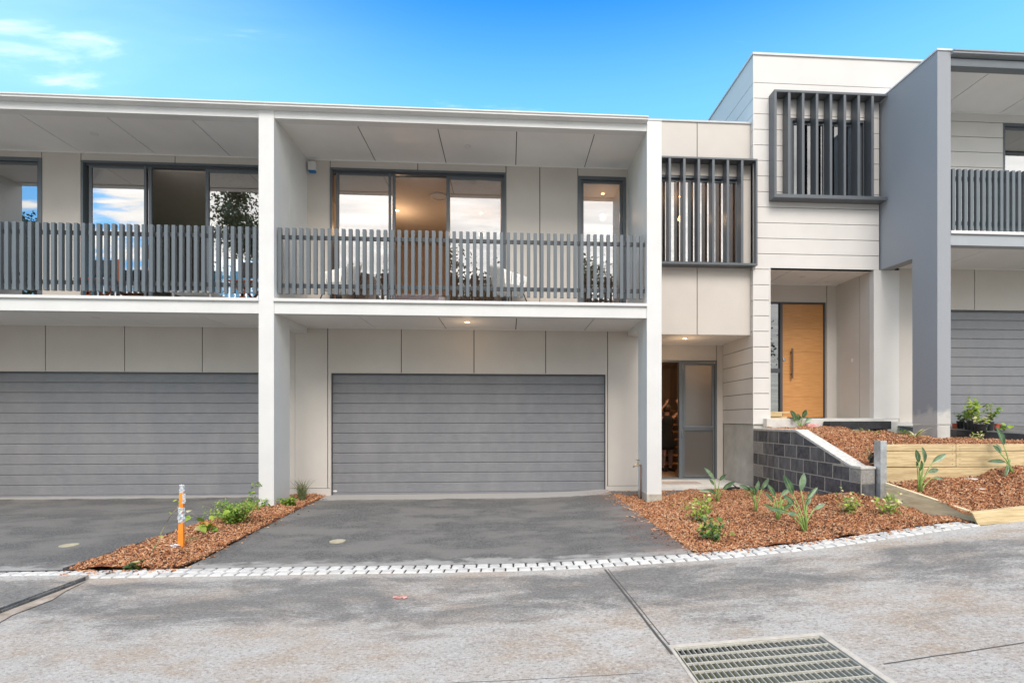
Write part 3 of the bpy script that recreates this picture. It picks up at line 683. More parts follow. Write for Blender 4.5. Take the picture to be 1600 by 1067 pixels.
hood_y = P-.20
mb = MB(); mb.box(2.42, 4.52, hood_y, P-.003, 6.07, 6.103); mb.box(2.42, 4.52, hood_y, P-.003, 4.165, 4.205); mb.box(4.487, 4.52, hood_y, P-.003, 4.205, 6.07)
scr = mb.build('window_screen', 'screen', mid, bevel=.003)
ffx = [1025+q/5.617 for q in (112,240,367,495,622,748)]; first = None
for u in [ffx[0]-22.7]+ffx:
    x = xat(u, hood_y)
    if first is None: mb = MB(); mb.box(x, x+.045, hood_y+.004, P-.02, 4.205, 6.07); first = mb.build('fin', 'screen', scr, bevel=.003); fx = x
    else: copy_part(first, x-fx)
# lobby entry wall
mb = MB(); Th = (2.6, 4.349, -1, 2.60)
mb.joined([2.44, xat(1119.4,T), 4.482], .13, 2.94, T, T+.02, [Th]); mb.panel(2.44, 4.482, .05, 3.0, T+.02, T+.10, [Th], mi=1)
mb.box(2.42, 2.47, G+.12, T, -.02, 2.95)
mb.build('entry_wall', ['panel','gap'], mid)
mb = MB(); frame_rect(mb, 2.62, 4.349, .13, 2.598, T-.015, T+.09, .04, .03); mb.box(3.543, 3.62, T-.015, T+.09, .16, 2.56)
ef = mb.build('entry_door', 'frame', mid, bevel=.003)
mb = MB(); frame_rect(mb, 3.63, 4.30, 1.18, 2.55, T+.0, T+.05, .05); frame_rect(mb, 3.63, 4.30, .17, 1.17, T+.0, T+.05, .03)
mb.build('sash', 'frame', ef, bevel=.003)
for a, b in ((1.225,2.51),(.20,1.14)):
    mb = MB(); mb.box(3.66, 4.27, T+.02, T+.026, a, b); mb.build('frosted_pane', 'frost', ef)
mb = MB(); mb.box(3.585, 3.60, T-.04, T-.015, 1.0, 1.15); mb.build('handle', 'chrome', ef)
room(mid, 2.5, 4.9, T+.11, 15.3, .13, 2.9)
mb = MB(); mb.box(2.0, 4.49, 9.30, T+.3, -.02, .125); mb.build('porch_slab', 'conc_lt', mid, bevel=.006)
# staircase inside
st = None
for k in range(8):
    mb = MB(); mb.box(3.3, 4.75, 12.35+.25*k, 12.62+.25*k, .30+.19*k-.045, .30+.19*k)
    o = mb.build('staircase' if k == 0 else 'tread', 'tread', mid if k == 0 else st, bevel=.004)
    if k == 0: st = o
mb = MB(); mb.prism([(12.4,.13),(12.62,.13),(14.6,1.75),(14.4,1.75)], 4.0, 4.06, 'x'); mb.build('stringer', 'black', st)

stx, stz = on_y(523.5, 767, G+.05)
mb = MB(); mb.lathe((0,0,0), [(.035,0),(.035,.001)], 14); mb.v = [(stx+p[0]*1.1, G+.052-p[2], stz+p[1]*.5) for p in mb.v]; mb.build('sticker', 'white', mid)
# ---- left townhouse
lef = thing('townhouse', 'left beige townhouse, cut by the photo edge, with dark slatted balcony over a garage door', 'townhouse', (-7, G, 0), 'attached two-storey townhouses')
facade(lef, -9.5, -3.765, -7.317, (-8.85,-7.951,3.1,5.83), (-9.08,-4.18),
       [-9.6, xat(71,G), xat(194.7,G), xat(316,G), -3.752],
       [-9.6, xat(65,G), xat(126.5,G), xat(273.5,G), -3.66], [-9.5, xat(14.4,F), xat(153.5,F), xat(290,F), -3.765], -9.5)
framed_window(lef, -8.85, -7.951, 3.15, 5.83, G, 'balcony_door', 'glass', .06)
xs = [on_y(395.3, 0, F+.08)[0]-.1078*i for i in range(50)]
balustrade(lef, xs, F+.08, 3.29, 4.30, -9.5, -3.765)
gutter(lef, -9.6, -3.65)
mb = MB(); mb.box(-9.6, -3.65, F+.10, 12.9, 6.02, 6.09); mb.build('roof', 'slate_dk', lef)
room(lef, -9.5, -3.85, G+.12, 13, 3.17, 5.72, 'panel', [(-7.2,-4.1,3.3,5.3)])  # opening in the back wall added so sky light brightens the room
mb = MB(); mb.box(-9.71, -9.5, F-.012, G, -.05, 6.05); mb.build('column', 'white', lef, bevel=.004)

# ---- right townhouse
rig = thing('townhouse', 'taller right townhouse with cream weatherboards, timber entry door and grey dividing wall', 'townhouse', (6.5, Q, 1.2), 'attached two-storey townhouses')
BZ = [1.276+.2853*i for i in range(24)]; BZ[-1] = 8.06
wx0, wz1 = on_y(1235,180,Q); wx1 = xat(1353, Q)
Qh = [(4.80, 7.2, -1, 4.155), (wx0, wx1, 5.45, 6.93)]
mb = MB(); mb.rows(4.487, 6.9, BZ, Q, Q+.018, Qh); mb.rows(6.9, 8.8, [z for z in BZ if z > 7], Q+.001, Q+.019)
mb.panel(4.51, 6.9, 1.28, 8.06, Q+.018, Q+.11, Qh, mi=1); mb.panel(6.9, 8.8, 7.2, 8.06, Q+.02, Q+.12, mi=1)
mb.panel(4.80, 6.86, 4.155, 4.17, Q-.002, Q+.11)
mb.box(4.480, 4.492, Q-.006, Q+.005, 1.276, 8.06); mb.box(4.788, 4.812, Q-.004, Q+.13, 1.276, 4.154)
mb.build('weatherboard_wall', ['board','gap'], rig)
mb = MB(); mb.rows(Q+.02, 13.4, BZ, 4.487, 4.505, ax='x'); mb.panel(Q+.12, 13.4, 1.28, 8.06, 4.505, 4.60, ax='x', mi=1); mb.build('side_wall', ['board','gap'], rig)
mb = MB(); mb.box(4.465, 8.8, Q-.022, Q+.14, 8.06, 8.10); mb.box(4.465, 4.62, Q+.14, 13.4, 8.06, 8.10); mb.build('parapet_cap', mat('cap_metal_pale', (.62,.63,.63), .4, .05, 4), rig, bevel=.003)
mb = MB(); mb.box(4.62, 8.8, Q+.14, 13.4, 7.7, 7.75); mb.build('roof', 'slate_dk', rig)
mb = MB(); mb.box(4.50, 4.78, Q+.03, 10.6, -.03, 1.272); mb.build('concrete_pier', 'concrete', rig, bevel=.006)
framed_window(rig, wx0, wx1, 5.45, 6.93, Q+.018, 'window', 'glass_dk', .045, (xat(1290,Q),))
room(rig, 4.9, 7.2, Q+.14, 12.5, 4.4, 7.2)
hy = Q-.20; hx1 = 6.905
mb = MB(); mb.box(4.78, hx1, hy, Q-.003, 7.27, 7.312); mb.box(4.78, hx1, hy, Q-.003, 5.37, 5.435); mb.box(4.78, 4.825, hy, Q-.003, 5.435, 7.27)
scr = mb.build('window_screen', 'screen', rig, bevel=.003)
first = None
for q in (222,338,454,570,686,802,918):
    x = xat(1190+q/5.335, hy)
    if first is None: mb = MB(); mb.box(x, x+.047, hy+.004, Q-.02, 5.435, 7.27); first = mb.build('fin', 'screen', scr, bevel=.003); fx = x
    else: copy_part(first, x-fx)
# entry recess
mb = MB(); Rh = (5.0, 6.56, 0, 3.79)
mb.joined([4.805, xat(1291.7,RE), 6.80], 1.39, 4.15, RE, RE+.02, [Rh]); mb.panel(4.805, 6.80, 1.3, 4.2, RE+.02, RE+.1, [Rh], mi=1)
mb.panel(Q+.131, RE, 1.39, 4.15, 4.79, 4.811, ax='x')
mb.build('porch_back_wall', ['panel','gap'], rig)
jy = 6.80/( ( ((1343-CX)/FPX)*C_+S_)/(C_-((1343-CX)/FPX)*S_) )
mb = MB(); mb.joined([Q+.121, jy, RE], 1.39, 4.15, 6.80, 6.82, ax='x'); mb.box(6.82, 6.88, Q+.12, RE, 1.39, 4.15, 1); mb.build('porch_side_wall', ['panel','gap'], rig)
mb = MB(); mb.box(6.80, 7.30, Q, Q+.12, 1.385, 4.154); mb.box(6.80, 7.30, Q+.012, Q+.11, 1.15, 1.386); mb.build('porch_pier', 'board', rig, bevel=.003)
soffit(rig, [4.81, xat(1241.7,Q), xat(1317.8,Q), 6.80], Q+.11, RE, 4.15)
mb = MB(); frame_rect(mb, 5.02, 6.56, 1.39, 3.788, RE-.012, RE+.09, .03, 0); mb.box(5.585, 5.64, RE-.012, RE+.09, 1.39, 3.758); mb.box(5.05, 5.585, RE, RE+.05, 2.33, 2.42)
df = mb.build('front_door', 'slate_dk', rig, bevel=.003)
mb = MB(); pz = [1.41, 1.83, 2.30, 2.765, 3.245, 3.755]
for a, b in zip(pz[:-1], pz[1:]): mb.box(5.645, 6.525, RE+.02, RE+.06, a+.002, b-.002)
mb.box(5.645, 6.525, RE+.025, RE+.055, 1.41, 3.755)
mb.build('door_leaf', 'oak', df, bevel=.0015)
mb = MB(); hxx = xat(1236.5, RE); mb.box(hxx-.016, hxx+.016, RE-.05, RE-.028, 2.21, 2.83); mb.box(hxx-.012,hxx+.012,RE-.028,RE+.02,2.28,2.31); mb.box(hxx-.012,hxx+.012,RE-.028,RE+.02,2.73,2.76)
mb.build('handle', 'bronze', df, bevel=.003)
mb = MB(); lx, lz = on_y(1225.5, 562, RE); mb.box(lx-.022, lx+.028, RE+.008, RE+.02, lz-.03, lz+.03); mb.build('lock', 'chrome', df, bevel=.004)
mb = MB(); mb.box(5.05, 5.585, RE+.03, RE+.036, 1.42, 2.33); mb.box(5.05, 5.585, RE+.03, RE+.036, 2.42, 3.758); mb.build('sidelight_pane', 'glass_dk', df)
mb = MB(); mb.box(4.82, 6.8, RE+.12, RE+.16, 1.3, 4.2); mb.build('hall_wall', 'rwall', rig)
mb = MB(); mb.box(4.675, 6.9, 9.02, RE+.12, 1.21, 1.388); mb.box(6.9, 7.95, 9.03, Q-.005, 1.0, 1.33); mb.build('entry_slab', 'conc_lt', rig, bevel=.008)
# dividing wall
mb = MB(); mb.prism([(7.88,1.285),(8.40,1.285),(8.40,4.125),(Q+.1,4.16),(Q+.1,7.335),(7.88,7.335)], 6.93, 7.16, 'x', 0)
mb.box(6.935, 7.155, 7.885, 8.395, .95, 1.278, 1)
mb.build('dividing_wall', ['render', 'concrete'], rig, bevel=.006)
mb = MB(); mb.box(6.915, 7.175, 7.865, Q+.1, 7.335, 7.365); mb.build('dividing_wall_cap', mat('cap_metal_white', (.70,.70,.70), .4, .04, 4), rig, bevel=.003)
# efflorescence band: a pale rendered foot on the wall
mb = MB(); mb.box(6.928, 7.162, 7.878, 8.402, 1.286, 1.42); 
def efflo():
    m = bpy.data.materials.new('salt_stained_render'); m.use_nodes = True; nt = m.node_tree; N = nt.nodes; L = nt.links
    g_ = N.new('ShaderNodeNewGeometry'); s_ = N.new('ShaderNodeSeparateXYZ'); L.new(g_.outputs['Position'], s_.inputs[0])
    n_ = N.new('ShaderNodeTexNoise'); n_.inputs['Scale'].default_value = 7; n_.inputs['Detail'].default_value = 6; L.new(g_.outputs['Position'], n_.inputs['Vector'])
    a = N.new('ShaderNodeMath'); a.operation = 'MULTIPLY_ADD'; a.inputs[1].default_value = -.42; L.new(n_.outputs['Fac'], a.inputs[0]); L.new(s_.outputs[2], a.inputs[2])
    r = N.new('ShaderNodeMapRange'); r.interpolation_type = 'SMOOTHSTEP'; L.new(a.outputs[0], r.inputs[0]); r.inputs[1].default_value = 1.16; r.inputs[2].default_value = 1.38
    x = N.new('ShaderNodeMix'); x.data_type = 'RGBA'; x.inputs['A'].default_value = (.56,.55,.52,1); x.inputs['B'].default_value = (.32,.335,.36,1); L.new(r.outputs[0], x.inputs['Factor'])
    b = N['Principled BSDF']; b.inputs['Roughness'].default_value = .8; L.new(x.outputs['Result'], b.inputs['Base Color'])
    n2 = N.new('ShaderNodeTexNoise'); n2.inputs['Scale'].default_value = 120; bp = N.new('ShaderNodeBump'); bp.inputs['Strength'].default_value = .5; bp.inputs['Distance'].default_value = .01
    L.new(g_.outputs['Position'], n2.inputs['Vector']); L.new(n2.outputs['Fac'], bp.inputs['Height']); L.new(bp.outputs[0], b.inputs['Normal']); return m
M['render_salt'] = efflo()
bpy.data.objects['dividing_wall'].data.materials[0] = M['render_salt']
# third balcony + garage
y3 = 7.90
mb = MB(); mb.box(7.16, 12, y3, y3+.14, 4.20, 4.375); mb.box(7.16, 12, y3-.03, y3+.14, 4.38, 4.43, 1); mb.box(7.16, 12, y3+.14, Q, 4.25, 4.41, 1)
mb.build('balcony', [mat('pale_slate_metal', (.36,.385,.41), .4, .05, 3), 'white'], rig, bevel=.003)
mb = MB(); mb.box(7.16, 12, y3, y3+.14, 7.115, 7.235); mb.build('roof_beam', 'slate', rig, bevel=.003)
gutter(rig, 7.16, 12, mat('pale_gutter', (.30,.32,.34), .4, .05, 3), 7.33, y3+.03)
mb = MB(); mb.box(7.165, 12, y3+.14, 13, 7.29, 7.32); mb.build('balcony_roof', 'slate_dk', rig)
soffit(rig, [7.16, xat(1548.7,y3+.14), xat(1548.7,y3+.14)+1.25, xat(1548.7,y3+.14)+2.5, 12], y3+.14, Q, 7.145)
soffit(rig, [7.16, xat(1547,y3+.14), xat(1547,y3+.14)+1.25, xat(1547,y3+.14)+2.5, 12], y3+.14, Q, 4.205)
w3 = xat(1567, Q)
mb = MB(); h3 = [(w3, 11, 4.4, 6.99)]; mb.rows(7.30, 12, [4.41]+[z for z in BZ if 4.5 < z < 7.1]+[7.144], Q, Q+.018, h3); mb.panel(7.30, 12, 4.2, 7.2, Q+.018, Q+.1, h3, mi=1); mb.build('balcony_wall', ['board','gap'], rig)
framed_window(rig, w3, w3+1.5, 4.43, 6.99, Q+.018, 'balcony_door', 'glass', .05)
room(rig, 9.0, 12, Q+.12, 12.5, 4.4, 7.1)
g3 = (7.95, 12, 0, 3.43)
mb = MB(); mb.joined([7.30, xat(1522.6,Q), xat(1522.6,Q)+1.25, 12], 1.26, 4.203, Q, Q+.02, [g3]); mb.panel(7.30, 12, 1.2, 4.25, Q+.02, Q+.12, [g3], mi=1); mb.box(7.95,12,Q-.006,Q+.1,3.43,3.445); mb.build('lower_wall', ['panel','gap'], rig)
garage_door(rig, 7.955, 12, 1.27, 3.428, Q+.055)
bal3 = [xat(1487.2, y3+.08)-.1045+.1045*i for i in range(30)]
balustrade(rig, bal3, y3+.08, 4.478, 5.482, 7.16, 11, ((4.58,4.64),(5.32,5.38)))
# driveway pad of the right house
padz = lambda x, y: 1.265-.078*max(0, 9.1-y)
e = [(7.17,8.42),(7.55,8.2),(8.0,7.55),(8.35,6.95),(8.6,6.5)]
mb = MB(); 
for (xa,ya),(xb,yb) in zip(e[:-1], e[1:]):
    mb.add([(xa,ya,padz(xa,ya)),(xb,yb,padz(xb,yb)),(xb,9.3,1.27),(xa,9.3,1.27)], [(0,1,2,3)], 0)
    mb.add([(xa,ya,padz(xa,ya)-.3),(xb,yb,padz(xb,yb)-.3),(xb,yb,padz(xb,yb)),(xa,ya,padz(xa,ya))], [(0,1,2,3)], 1)
mb.add([(8.6,6.5,padz(0,6.5)),(12,6.5,padz(0,6.5)),(12,9.3,1.27),(8.6,9.3,1.27)], [(0,1,2,3)], 0)
mb.build('upper_driveway', [ASPH2, 'kerb'], kind='structure')
mb = MB(); mb.prism([(5.72,9.0),(6.92,9.0),(6.92,8.86),(5.78,8.88)], 1.19, 1.335, 'z'); mb.build('asphalt_lip', 'kerb', kind='structure', bevel=.012)
mb = MB(); pts = [(1.80,9.29),(1.80,8.95),(2.2,8.72),(3.3,8.70),(3.75,8.85),(3.95,9.1),(3.98,9.29)]; mb.prism(pts, .0, .062, 'z'); mb.build('asphalt_path', asphalt('path_asphalt', 20, .7, False), kind='structure', bevel=.008)

# ================================================================== lights in the place
downlight(731, 229, 5.94, 'unlit downlight in the soffit above the middle balcony', False)
x, y = downlight(730, 503, 2.985, 'lit warm downlight under the middle balcony above the garage door', True); point(x, y, 2.7, 1)
x, y = downlight(1070, 528.5, 2.932, 'lit warm downlight above the glazed lobby entry', True); point(x, y, 2.6, 2)
downlight(147, 209, 5.94, 'unlit downlight in the soffit above the left balcony', False)
downlight(150, 496, 2.985, 'unlit downlight under the left balcony', False)
downlight(1254, 432.5, 4.15, 'unlit downlight in the porch ceiling nearer the weatherboards', False)
downlight(1292, 440.5, 4.15, 'small unlit sensor light in the porch ceiling near its right wall', False, .035)
rg = 'ceiling lamps seen through the upstairs glass'
for u, v, z, lb, e_ in ((620.5,329,5.72,'glowing ceiling lamp seen through the open middle of the sliding door',16),(942,302.5,5.72,'glowing ceiling lamp behind the single balcony door',12),(1063.5,307,5.90,'glowing ceiling lamp behind the left finned window screen',10),(752,333,5.72,'glowing ceiling lamp behind the right pane of the sliding door',12)):
    x, y = downlight(u, v, z, lb, True, .05, rg); point(x, y, z-.45, e_*.55)
x, y = on_z(686, 307, 5.72); mb = MB(); mb.lathe((x,y,5.72), [(.17,-.001),(.17,-.02),(.14,-.025),(.14,-.012),(.02,-.012)], 24); tagged(mb.build('ceiling_vent', 'white', None), 'round white ceiling vent seen through the open sliding door', 'vent')
point(3.9, 11.2, 2.6, 13)  # unseen hall light with no fitting, added to brighten stairs and person

# ================================================================== small fixtures
ax_, az_ = on_y(487.5, 262, G-.05)
t = thing('alarm_siren', 'white alarm siren box with blue lens high on the left balcony wall corner', 'alarm box', (ax_, G-.04, az_-.09))
mb = MB(); mb.prism([(ax_-.065,az_-.05),(ax_+.065,az_-.05),(ax_+.07,az_+.10),(ax_-.07,az_+.10)], G-.075, G-.002, 'y'); mb.build('housing', 'white', t, bevel=.008)
mb = MB(); mb.prism([(ax_-.05,az_-.082),(ax_+.05,az_-.082),(ax_+.064,az_-.051),(ax_-.064,az_-.051)], G-.07, G-.004, 'y'); mb.build('lens', 'blue', t, bevel=.004)
# garden tap
tx, ty = on_z(1003.5, 786, .03); ty = 8.25; tx = 2.165-.01
t = thing('garden_tap', 'brass garden tap on a rusty standpipe beside the right column', 'tap', (tx, ty, 0))
mb = MB(); mb.tube([(tx,ty,0),(tx,ty,.62)], .013, 8); mb.build('pipe', 'rust', t, smooth=True)
mb = MB(); mb.tube([(tx+.01,ty,.62),(tx-.05,ty,.625),(tx-.10,ty,.62),(tx-.125,ty,.59)], [.014,.016,.013,.014], 8); mb.tube([(tx-.05,ty,.62),(tx-.05,ty,.70)], .010, 8); mb.build('spout', 'brass', t, smooth=True)
mb = MB(); mb.tube([(tx-.085,ty,.715),(tx-.015,ty,.705)], .008, 6); mb.tube([(tx-.06,ty-.03,.71),(tx-.04,ty+.03,.71)], .008, 6); mb.build('handle', 'brass', t, smooth=True)
# doorbell
by = 9.75; bx, bz = 6.798, 1.37+(655-563)*(by*C_+6.8*S_)/FPX
mb = MB(); mb.box(bx-.012, bx, by-.022, by+.022, bz-.035, bz+.035); tagged(mb.build('doorbell', 'white', bevel=.003), 'small white doorbell on the porch side wall', 'doorbell')
# door mat
mb = MB(); mb.box(2.55, 3.72, 9.66, 9.98, .127, .137); tagged(mb.build('doormat', 'matt', bevel=.003), 'flat beige doormat on the lobby porch slab', 'doormat')
# sandal/black scraps
x, y = on_z(1143, 763, .13)
mb = MB(); mb.prism([(x-.13,y-.05),(x+.06,y-.07),(x+.15,y-.02),(x+.12,y+.06),(x-.1,y+.06)], .128, .155, 'z'); mb.tube([(x-.1,y,.15),(x,y,.22),(x+.1,y+.02,.15)], .012, 6)
tagged(mb.build('sandal', 'black', bevel=.006), 'black sandal lying on the porch slab beside the concrete pier', 'sandal')
x, y = on_z(1073, 818, .05)
mb = MB(); 
vs = []; 
for i in range(7):
    for j in range(4): vs.append((x-.09+.035*i, y-.05+.035*j, .075+.045*math.sin(i*1.3+j*1.1)+.02*(j==2)))
mb.add(vs, [(i*4+j,(i+1)*4+j,(i+1)*4+j+1,i*4+j+1) for i in range(6) for j in range(3)])
tagged(mb.build('plastic_scrap', 'black', smooth=True), 'crumpled black plastic scrap on the mulch near the driveway corner', 'litter')
x, y = on_y(1268, 0, 8.93)[0], 8.93
mb = MB(); mb.box(x-.10, x+.10, y-.05, y+.03, 1.20, 1.285); tagged(mb.build('paver_pack', 'brickpack', bevel=.006), 'small red and white block beside the coping at the entry', 'block')
# timber offcuts by the porch
for k, (a, b, c, d, z0, z1, lb) in enumerate(((5.02,5.58,9.95,10.0,1.39,1.43,'pine offcut lowest in the stack beside the oak door'),(5.0,5.46,9.92,10.02,1.432,1.492,'pine offcut in the middle of the stack beside the oak door'),(5.05,5.62,9.93,9.99,1.494,1.522,'pine offcut on top of the stack beside the oak door'))):
    mb = MB(); mb.box(a, b, c, d, z0, z1); tagged(mb.build('timber_offcut', 'timber', bevel=.003), lb, 'timber', 'pine offcuts stacked in the porch')
# access covers on driveways
for u, v, lb in ((108,852,'round access cover set in the left driveway'),(527.5,845.5,'round brass access cover set in the middle driveway')):
    x, y = on_z(u, v, .015)
    mb = MB(); mb.lathe((x,y,.01), [(.085,0),(.085,.011),(.072,.013),(.07,.010),(.004,.010)], 28)
    tagged(mb.build('access_cover', mat('cover', (.42,.38,.27), .6, .2, 30), None), lb, 'access cover', 'round access covers in the driveways')
x, y, z = on_road(624, 934.5); mb = MB()
for i in range(4): mb.obox((x-.03+.025*i, y+.006*(-1)**i, z+.008), (.04,.018,.004), Matrix.Rotation(.3*i,3,'Z')@Matrix.Rotation(.3,3,'X'))
tagged(mb.build('red_wrapper', mat('red_scrap', (.6,.09,.07), .5, .3, 40, col2=(.75,.45,.4))), 'tiny torn red wrapper lying on the road', 'litter')
# pale stones under the sleeper wall
for u, v, s_, lb in ((1515,747,.17,'longest pale flat stone against the foot of the sleeper wall'),(1532,753,.09,'small pale stone just in front of the sleeper wall stones'),(1288,800,.09,'white plastic tag lying in the mulch near the block wall')):
    x, y = on_z(u, v, .62 if u > 1400 else .18); z = zmid(x, y) if u > 1400 else zlow(x, y)
    mb = MB(); mb.lathe((0,0,0), [(.25,0),(.5,.2),(.45,.45),(.1,.6)], 9); mb.v = [(x+p[0]*s_*1.6*(1+.2*math.sin(p[1]*9)), y+p[1]*s_*.5, z+p[2]*s_*.25) for p in mb.v]
    tagged(mb.build('stone' if u > 1400 else 'plant_tag', 'conc_lt'), lb, 'stone' if u > 1400 else 'plant tag')

# ---- orange stake with silver tape
sx, sy = on_z(283, 856, .03)
t = thing('marker_stake', 'orange marker stake wrapped in silver tape in the narrow mulch bed', 'stake', (sx, sy, .02))
mb = MB(); mb.add([(sx-.030,sy-.015,.0),(sx+.028,sy-.015,.0),(sx+.028,sy+.015,.0),(sx-.030,sy+.015,.0),(sx-.018,sy-.015,.33),(sx+.026,sy-.015,.33),(sx+.026,sy+.015,.33),(sx-.018,sy+.015,.33)], [(0,3,2,1),(4,5,6,7),(0,1,5,4),(1,2,6,5),(2,3,7,6),(3,0,4,7)])
mb.add([(sx-.016,sy-.014,.33),(sx+.020,sy-.014,.33),(sx+.020,sy+.014,.33),(sx-.016,sy+.014,.33),(sx-.012,sy-.014,.62),(sx+.032,sy-.014,.60),(sx+.032,sy+.014,.60),(sx-.012,sy+.014,.62)], [(0,3,2,1),(4,5,6,7),(0,1,5,4),(1,2,6,5),(2,3,7,6),(3,0,4,7)])
mb.build('post', 'orange', t, bevel=.003)
def crumple(name, c, w, h, n=9):
    mb = MB(); vs = []
    for j in range(6):
        for i in range(n):
            a = 2*math.pi*i/n; r = w*(1+.25*math.sin(i*2.3+j*1.7)); vs.append((c[0]+r*math.cos(a), c[1]+r*.7*math.sin(a), c[2]+h*(j/5)+.006*math.sin(i*3+j)))
    mb.add(vs, [(j*n+i, j*n+(i+1)%n, (j+1)*n+(i+1)%n, (j+1)*n+i) for j in range(5) for i in range(n)]+[tuple(range(n)), tuple(range(6*n-1, 5*n-1, -1))])
    return mb.build(name, 'tape', t)
crumple('tape', (sx+.002,sy,.30), .032, .15); crumple('tape', (sx+.008,sy,.61), .023, .075); crumple('tape', (sx+.030,sy-.005,.50), .017, .09); crumple('tape', (sx-.045,sy-.02,.02), .042, .05)

# ================================================================== plants
def leaf_blade(mb, base, dirn, length, width, mi=0, fold=.25, droop=.15, n=7, up=None):
    d = Vector(dirn).normalized(); up = Vector(up) if up else Vector((0,0,1))
    side = d.cross(up)
    if side.length < .1: side = d.cross(Vector((0,-1,0)))
    side.normalize(); nor = side.cross(d).normalized(); vs = []; base = Vector(base)
    for i in range(n+1):
        t = i/n; w = width*.5*(math.sin(math.pi*min(1, (t*.93+.035)**.85))**.9)
        if i == n: w = .0005
        c = base+d*length*t-Vector((0,0,1))*droop*length*t*t
        vs += [c+side*w+nor*w*fold, c, c-side*w+nor*w*fold]
    mb.add(vs, [(3*i+k, 3*i+k+1, 3*i+k+4, 3*i+k+3) for i in range(n) for k in (0,1)], mi)
def strelitzia(bx, by, bz, leaves, label, scale=1.0):
    """leaves: (blade base dx,dz, tip dx,dz, dy, width, pale)"""
    t = thing('bird_of_paradise_plant', label, 'plant', (bx, by, bz), 'young paddle-leaved plants in the mulch')
    ms, ml = MB(), MB()
    for (ax, az, txx, tz, dy, w, pale) in leaves:
        b = Vector((bx+ax, by+dy*.6, bz+az)); tip = Vector((bx+txx, by+dy, bz+tz))
        o = Vector((bx+R.uniform(-.02,.02), by+R.uniform(-.015,.015), bz-.01))
        m1 = o.lerp(b, .35)+Vector((-(ax)*.12, 0, az*.06)); m2 = o.lerp(b, .7)+Vector((-(ax)*.08, 0, az*.05))
        ms.tube([o, m1, m2, b], [.011*scale,.0085*scale,.0065*scale,.005*scale], 6)
        ms.tube([b, b.lerp(tip, .5), b.lerp(tip, .96)], [.005*scale,.003*scale,.001], 5)
        d = tip-b; side_up = Vector((R.uniform(-.3,.3), -1, .35))
        leaf_blade(ml, b, d, d.length*1.12, w*.85, 1 if pale else 0, fold=.45, droop=.10, n=9, up=side_up)
    ms.build('stems', 'stem', t, smooth=True); ml.build('leaves', ['leaf_str','leaf_pale'], t, smooth=True)
    return t
def plant_px(bu, bv, zf, Y=None):
    z = .2
    for _ in range(30):
        x, y = on_z(bu, bv, z); z = .6*z+.4*zf(x, y)
    return x, y, z+.015
def str_px(bu, bv, zf, lv, label):
    x, y, z = plant_px(bu, bv, zf); k = (y*C_+x*S_)/FPX; L2 = []
    for (u0,v0,u1,v1,w,pale) in lv: L2.append(((u0-bu)*k, (bv-v0)*k, (u1-bu)*k, (bv-v1)*k, R.uniform(-.10,.10), w*k, pale))
    strelitzia(x, y, z, L2, label, 1.0)
str_px(1121, 785, zlow, [(1115,750,1100,731,8,1),(1122,751,1130,741,6,0),(1128,765,1144,752,8,0),(1117,772,1104,764,6,0),(1112,770,1096,768,5,1),(1118,760,1112,750,5,0)], 'paddle-leaved plant nearest the lobby porch with a tall pale leaf')
str_px(1181, 800, zlow, [(1173,768,1158,759,8,0),(1177,775,1176,762,9,0),(1181,770,1186,753,9,1),(1187,765,1195,747,8,1),(1178,770,1171,762,7,0)], 'upright paddle-leaved plant left of the block wall foot')
str_px(1216, 813, zlow, [(1214,778,1206,760,9,0),(1210,787,1198,770,7,0),(1220,775,1232,765,8,1),(1208,795,1196,790,7,0),(1222,795,1232,787,7,0),(1224,782,1232,778,7,0)], 'middle paddle-leaved plant beside the largest one')
str_px(1258, 831, zlow, [(1242,775,1231,745,13,0),(1252,768,1257,741,12,1),(1264,785,1283,764,9,0),(1232,803,1205,796,8,0),(1244,806,1230,802,8,1),(1277,800,1297,791,7,1),(1262,792,1270,780,7,0),(1240,790,1225,775,10,0)], 'largest paddle-leaved plant in front of the block wall with wide spread leaves')
str_px(1438, 768, zmid, [(1435,724,1431,704,9,0),(1446,724,1443,700,12,0),(1433,737,1432,720,9,0),(1457,724,1476,710,10,1),(1456,740,1475,735,9,1),(1460,748,1478,750,5,1),(1430,730,1427,722,5,0)], 'paddle-leaved plant in front of the sleeper wall left of its board joint')
str_px(1582, 746, zmid, [(1574,700,1567,672,13,0),(1566,713,1560,698,9,1),(1561,712,1551,700,8,0),(1564,726,1533,722,7,0),(1568,730,1560,745,7,0),(1583,728,1586,722,6,1)], 'paddle-leaved plant in front of the sleeper wall at the right edge')
x, y = xat(1250, 8.95), 8.95; k = .0118
strelitzia(x, y, 1.215, [(-6*k,14*k,-12*k,27*k,.05,9*k,0),(3*k,16*k,7*k,28*k,-.04,9*k,0),(9*k,8*k,19*k,16*k,.03,8*k,1),(-8*k,10*k,-10*k,20*k,.0,7*k,0),(0,12*k,-1*k,22*k,.06,8*k,0)], 'short dark paddle-leaved plant at the top of the block wall coping')

